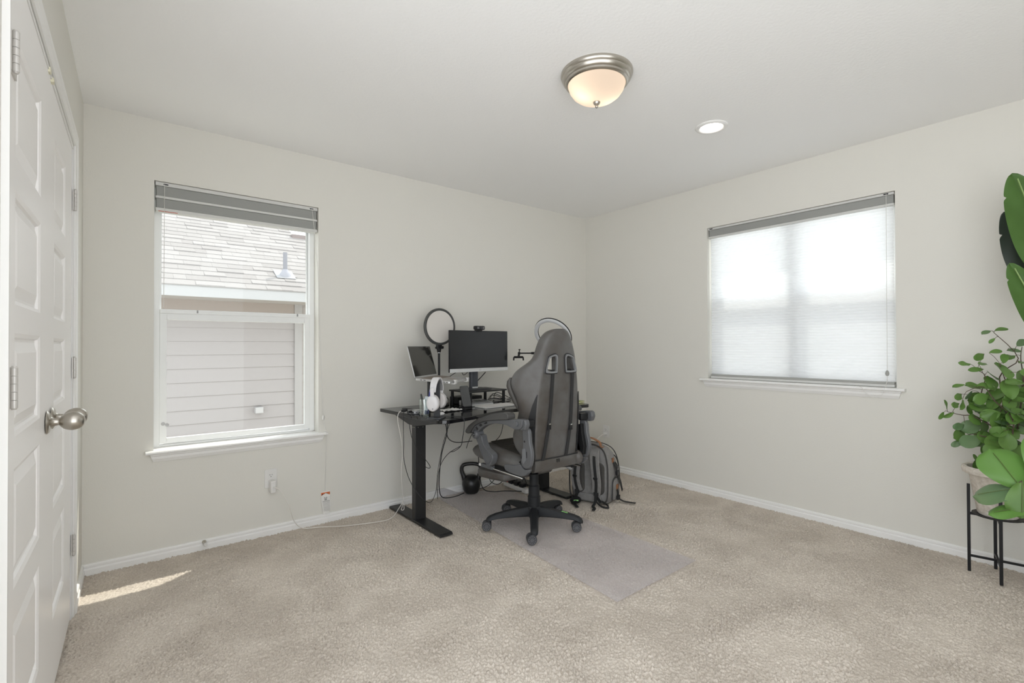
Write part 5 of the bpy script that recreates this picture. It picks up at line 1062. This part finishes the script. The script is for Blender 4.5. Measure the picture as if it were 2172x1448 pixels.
branches = [[(2140, 900), (2120, 800), (2160, 760), (2108, 705)], [(2130, 930), (2080, 860), (2090, 800), (2072, 785)], [(2130, 930), (2070, 885), (2040, 880), (2010, 873)], [(2150, 930), (2170, 820), (2165, 760), (2168, 735)], [(2140, 940), (2085, 925), (2060, 920), (2040, 930)],
            [(2150, 900), (2110, 850), (2085, 820), (2050, 830)], [(2160, 900), (2150, 850), (2130, 800), (2120, 770)], [(2150, 930), (2180, 880), (2200, 850), (2225, 800)], [(2150, 930), (2175, 860), (2190, 780), (2200, 730)], [(2140, 960), (2110, 950), (2095, 955), (2085, 975)]]
tips = []
for bi, br in enumerate(branches):
    dx = (3.50, 3.46, 3.44, 3.50, 3.42, 3.40, 3.44, 3.46, 3.52, 3.44)[bi]
    pts = [root + Vector((rnd.uniform(-.02, .02), rnd.uniform(-.02, .02), 0))] + [px3(x, y, dx + .02*math.sin(i*2+bi)) for i, (x, y) in enumerate(br)]
    stem_q.tube([p-off for p in pts], .003, 6, 4, rfn=lambda t: .0042-.0028*t)
    tips.append(crom(pts, 8))
spots = [(2090, 702, 45), (2122, 700, 45), (2105, 722, 22), (2150, 700, 0)]
leafs = [(2092, 704, -170, .020, .032), (2124, 699, 15, .026, .030), (2104, 722, 220, .012, .02), (2080, 755, 200, .030, .028), (2112, 745, 20, .022, .02), (2046, 771, 175, .026, .024), (2085, 770, 10, .030, .026), (2070, 783, 180, .026, .022), (2150, 744, 0, .026, .022), (2142, 757, 190, .028, .028), (2165, 728, 30, .028, .02), (2168, 768, 10, .024, .024),
         (2125, 780, 90, .034, .036), (2138, 790, 60, .036, .036), (2033, 818, 190, .024, .020), (2035, 840, 200, .028, .026), (2008, 858, 110, .024, .022), (1999, 881, 230, .020, .020), (2012, 880, 230, .022, .020), (2028, 858, 190, .026, .024), (2042, 858, 300, .028, .030), (2065, 820, 170, .034, .032), (2090, 820, 10, .034, .030), (2058, 838, 240, .022, .024),
         (2105, 812, 80, .040, .040), (2115, 835, 200, .044, .044), (2142, 826, 90, .046, .044), (2078, 862, 180, .044, .042), (2110, 852, 230, .040, .034), (2113, 868, 280, .036, .036), (2152, 850, 0, .042, .038), (2055, 870, 260, .022, .024), (2120, 890, 230, .048, .044), (2072, 888, 180, .036, .034), (2060, 905, 200, .044, .034), (2090, 905, 270, .04, .034), (2037, 903, 190, .030, .028), (2037, 922, 200, .036, .032),
         (2090, 920, 180, .040, .030), (2060, 933, 200, .044, .034), (2030, 940, 220, .024, .018), (2085, 938, 190, .036, .030), (2095, 952, 250, .034, .028), (2110, 930, 0, .034, .028), (2135, 935, 270, .044, .040), (2150, 905, 0, .038, .034), (2160, 880, 40, .042, .038), (2150, 915, 300, .036, .034), (2170, 830, 0, .036, .034), (2165, 800, 60, .034, .030), (2130, 760, 60, .026, .026),
         (2075, 985, 240, .034, .022), (2070, 972, 120, .020, .018), (2165, 960, 270, .040, .036), (2130, 870, 20, .036, .036), (2100, 880, 200, .036, .034), (2085, 845, 200, .034, .034), (2150, 810, 20, .036, .034), (2160, 940, 330, .04, .036), (2120, 915, 200, .036, .034), (2188, 790, 0, .04, .036), (2195, 840, 0, .044, .04), (2190, 880, 0, .044, .04), (2205, 900, 320, .044, .04), (2210, 820, 20, .044, .04), (2130, 955, 250, .036, .03), (2105, 965, 250, .034, .03)]
for _ in range(36):
    a_ = rnd.uniform(0, 2*PI); r_ = rnd.random()**.6; leafs.append((2128+70*r_*math.cos(a_), 872+88*r_*math.sin(a_), rnd.uniform(0, 360), rnd.uniform(.026, .042), rnd.uniform(.026, .040)))
for i, (x, y, ang, L, wd) in enumerate(leafs):
    dep = 3.46 + rnd.uniform(-.05, .05) - (.05 if wd > .033 else 0); c = px3(x, y, dep); a = R(ang)
    ax = (_r2*math.cos(a) + _u2*math.sin(a))*1.0 + _f*rnd.uniform(-.6, .6); ax.normalize()
    nr = -_f*.8 + Vector((0, 0, 1))*rnd.uniform(.0, 1.6) + _r2*rnd.uniform(-.5, .5)
    qq = leaf2_q if rnd.random() < .17 else leaf_q
    TL = .012+1.9*L
    leafgrid(qq, c-ax*TL/2-off, c+ax*TL/2-off, nr, TL*(.27 if L < .031 else .39), rnd.uniform(.0, .25), rnd.uniform(-.1, .35), lambda t: math.sin(PI*min(1, t**1.3))**.55, 12, 3, rnd.uniform(0, .003))
    bb_ = min((p for tp in tips for p in tp), key=lambda p: (p-(c-ax*TL/2)).length)
    stem_q.tube([bb_-off, (bb_+c-ax*TL/2)/2+Vector((0, 0, .006))-off, c-ax*TL*.49-off], .0011, 5, 3)
stem_q.build('stems', bark_m, fp, smooth=60); leaf_q.build('leaves', leaf_m, fp, smooth=80); o = leaf2_q.build('dusty_leaves', leafd_m, fp, smooth=80); part_label(o, 'greyish green leaves')
# fiddle leaf plant and banana plant stand just right of the picture; their leaves reach in
def pot_off(name, label, x, y, r, h, mat):
    t = thing(name, label, 'plant', (x, y, .002)); q = MB(); q.lathe([(0, 0), (r*.75, 0), (r*.78, .005), (r, h), (r*.93, h), (r*.9, h-.03), (0, h-.03)], 36); q.build('pot', mat, t, smooth=40)
    return t
white_pot = P('white_glazed_pot', (.7, .69, .66), .3)
fd = pot_off('fiddle_leaf_plant', 'plant with broad bright green leaves reaching in front of the stone pot', 3.02, -.06, .13, .24, white_pot); fo = Vector((3.02, -.06, .002))
q = MB(); q.tube([(0, 0, .2), (.01, .02, .4), (.0, .03, .62)], .010, 8, 5); q.build('stem', bark_m, fd)
hub = px3(2190, 1040, 2.98)
for nm, (bx_, by_), (tx, ty), d0, d1, wd, mm, nr in (('leaf', (2166, 1036), (2099, 950), 2.98, 3.02, .155, leafl_m, (-.85, -.35, .35)), ('leaf', (2175, 1034), (2061, 1049), 2.98, 2.96, .115, leafd_m, (-.5, -.2, 1)), ('leaf', (2200, 1015), (2215, 920), 3.0, 3.06, .12, leafl_m, (-.8, -.5, .4)),
                                                ('leaf', (2200, 1075), (2096, 1086), 2.98, 2.90, .075, leafl_m, (-.35, -.2, 1)), ('leaf', (2168, 1020), (2168, 1100), 2.96, 2.93, .10, leaf_m, (-.9, -.3, .4)), ('leaf', (2190, 1045), (2178, 985), 3.0, 3.05, .07, leaf_m, (-.8, -.4, .3))):
    a, c = px3(bx_, by_, d0), px3(tx, ty, d1)
    q = MB(); leafgrid(q, a-fo, c-fo, nr, wd*.5, .04, -.18, lambda t: math.sin(PI*min(1, t**1.3))**.48*(1-.10*math.cos(PI*t)), 16, 6, .004)
    o = q.build(nm, mm, fd, smooth=80)
    vq = MB(); vq.tube([a-fo+fr(nr).normalized()*.004, (a+c)/2-fo+fr(nr).normalized()*.003, (a*.12+c*.88)-fo-fr(nr).normalized()*.002], .0014, 5, 4); vq.build('midrib', P('leaf_rib', (.09, .13, .03), .5), o)
    q = MB(); q.tube([a-fo, (a+hub)/2-fo, Vector((0, .03, .62))], .003, 6, 3); q.build('petiole', bark_m, fd)
bn = pot_off('banana_plant', 'tall banana plant whose large leaves reach in at the right edge', 3.36, -.02, .16, .30, white_pot); bo_ = Vector((3.36, -.02, .002))
q = MB(); q.tube([(0, 0, .25), (.0, .01, .7), (.02, .02, 1.2)], .02, 8, 5); q.build('stem', P('banana_stem', (.12, .16, .06), .6), bn)
def banana(p0, p1, d0, d1, wd, nr, mm, notch):
    a, c = px3(*p0, d0), px3(*p1, d1); nr = fr(nr)
    def prof(t):
        w = (math.sin(PI*min(1, t**.8))**.55)
        for t0, dp in notch: w *= 1 - dp*math.exp(-((t-t0)/.012)**2)*(1 if t <= t0 else math.exp(-(t-t0)*0))
        return w
    q = MB(); leafgrid(q, a-bo_, c-bo_, nr, wd, .10, .10, prof, 60, 7, .004); o = q.build('leaf', mm, bn, smooth=80)
    n_u = nr.normalized(); vq = MB(); vq.tube([a-bo_+n_u*.003, (a+c)/2-bo_-n_u*.0, (a*.05+c*.95)-bo_-n_u*.02], .003, 6, 4); vq.build('midrib', P('banana_rib', (.22, .34, .10), .4), o)
    q = MB(); q.tube([a-bo_, (a-bo_)*.6+Vector((.02, .02, 1.2))*.4, Vector((.02, .02, 1.15))], .007, 6, 4); q.build('petiole', P('banana_stem', (.12, .16, .06), .6), bn)
banana((2235, 590), (2158, 362), 3.40, 3.30, .098, (-.9, -.35, .35), ban_m, [(.80, .16)])
banana((2225, 640), (2120, 455), 3.50, 3.46, .075, (.85, .5, .1), P('banana_leaf_back', (.030, .042, .030), .5), [(.78, .25)])
banana((2230, 720), (2152, 556), 3.34, 3.24, .068, (-.85, -.35, .4), ban_m, [(.82, .2)])
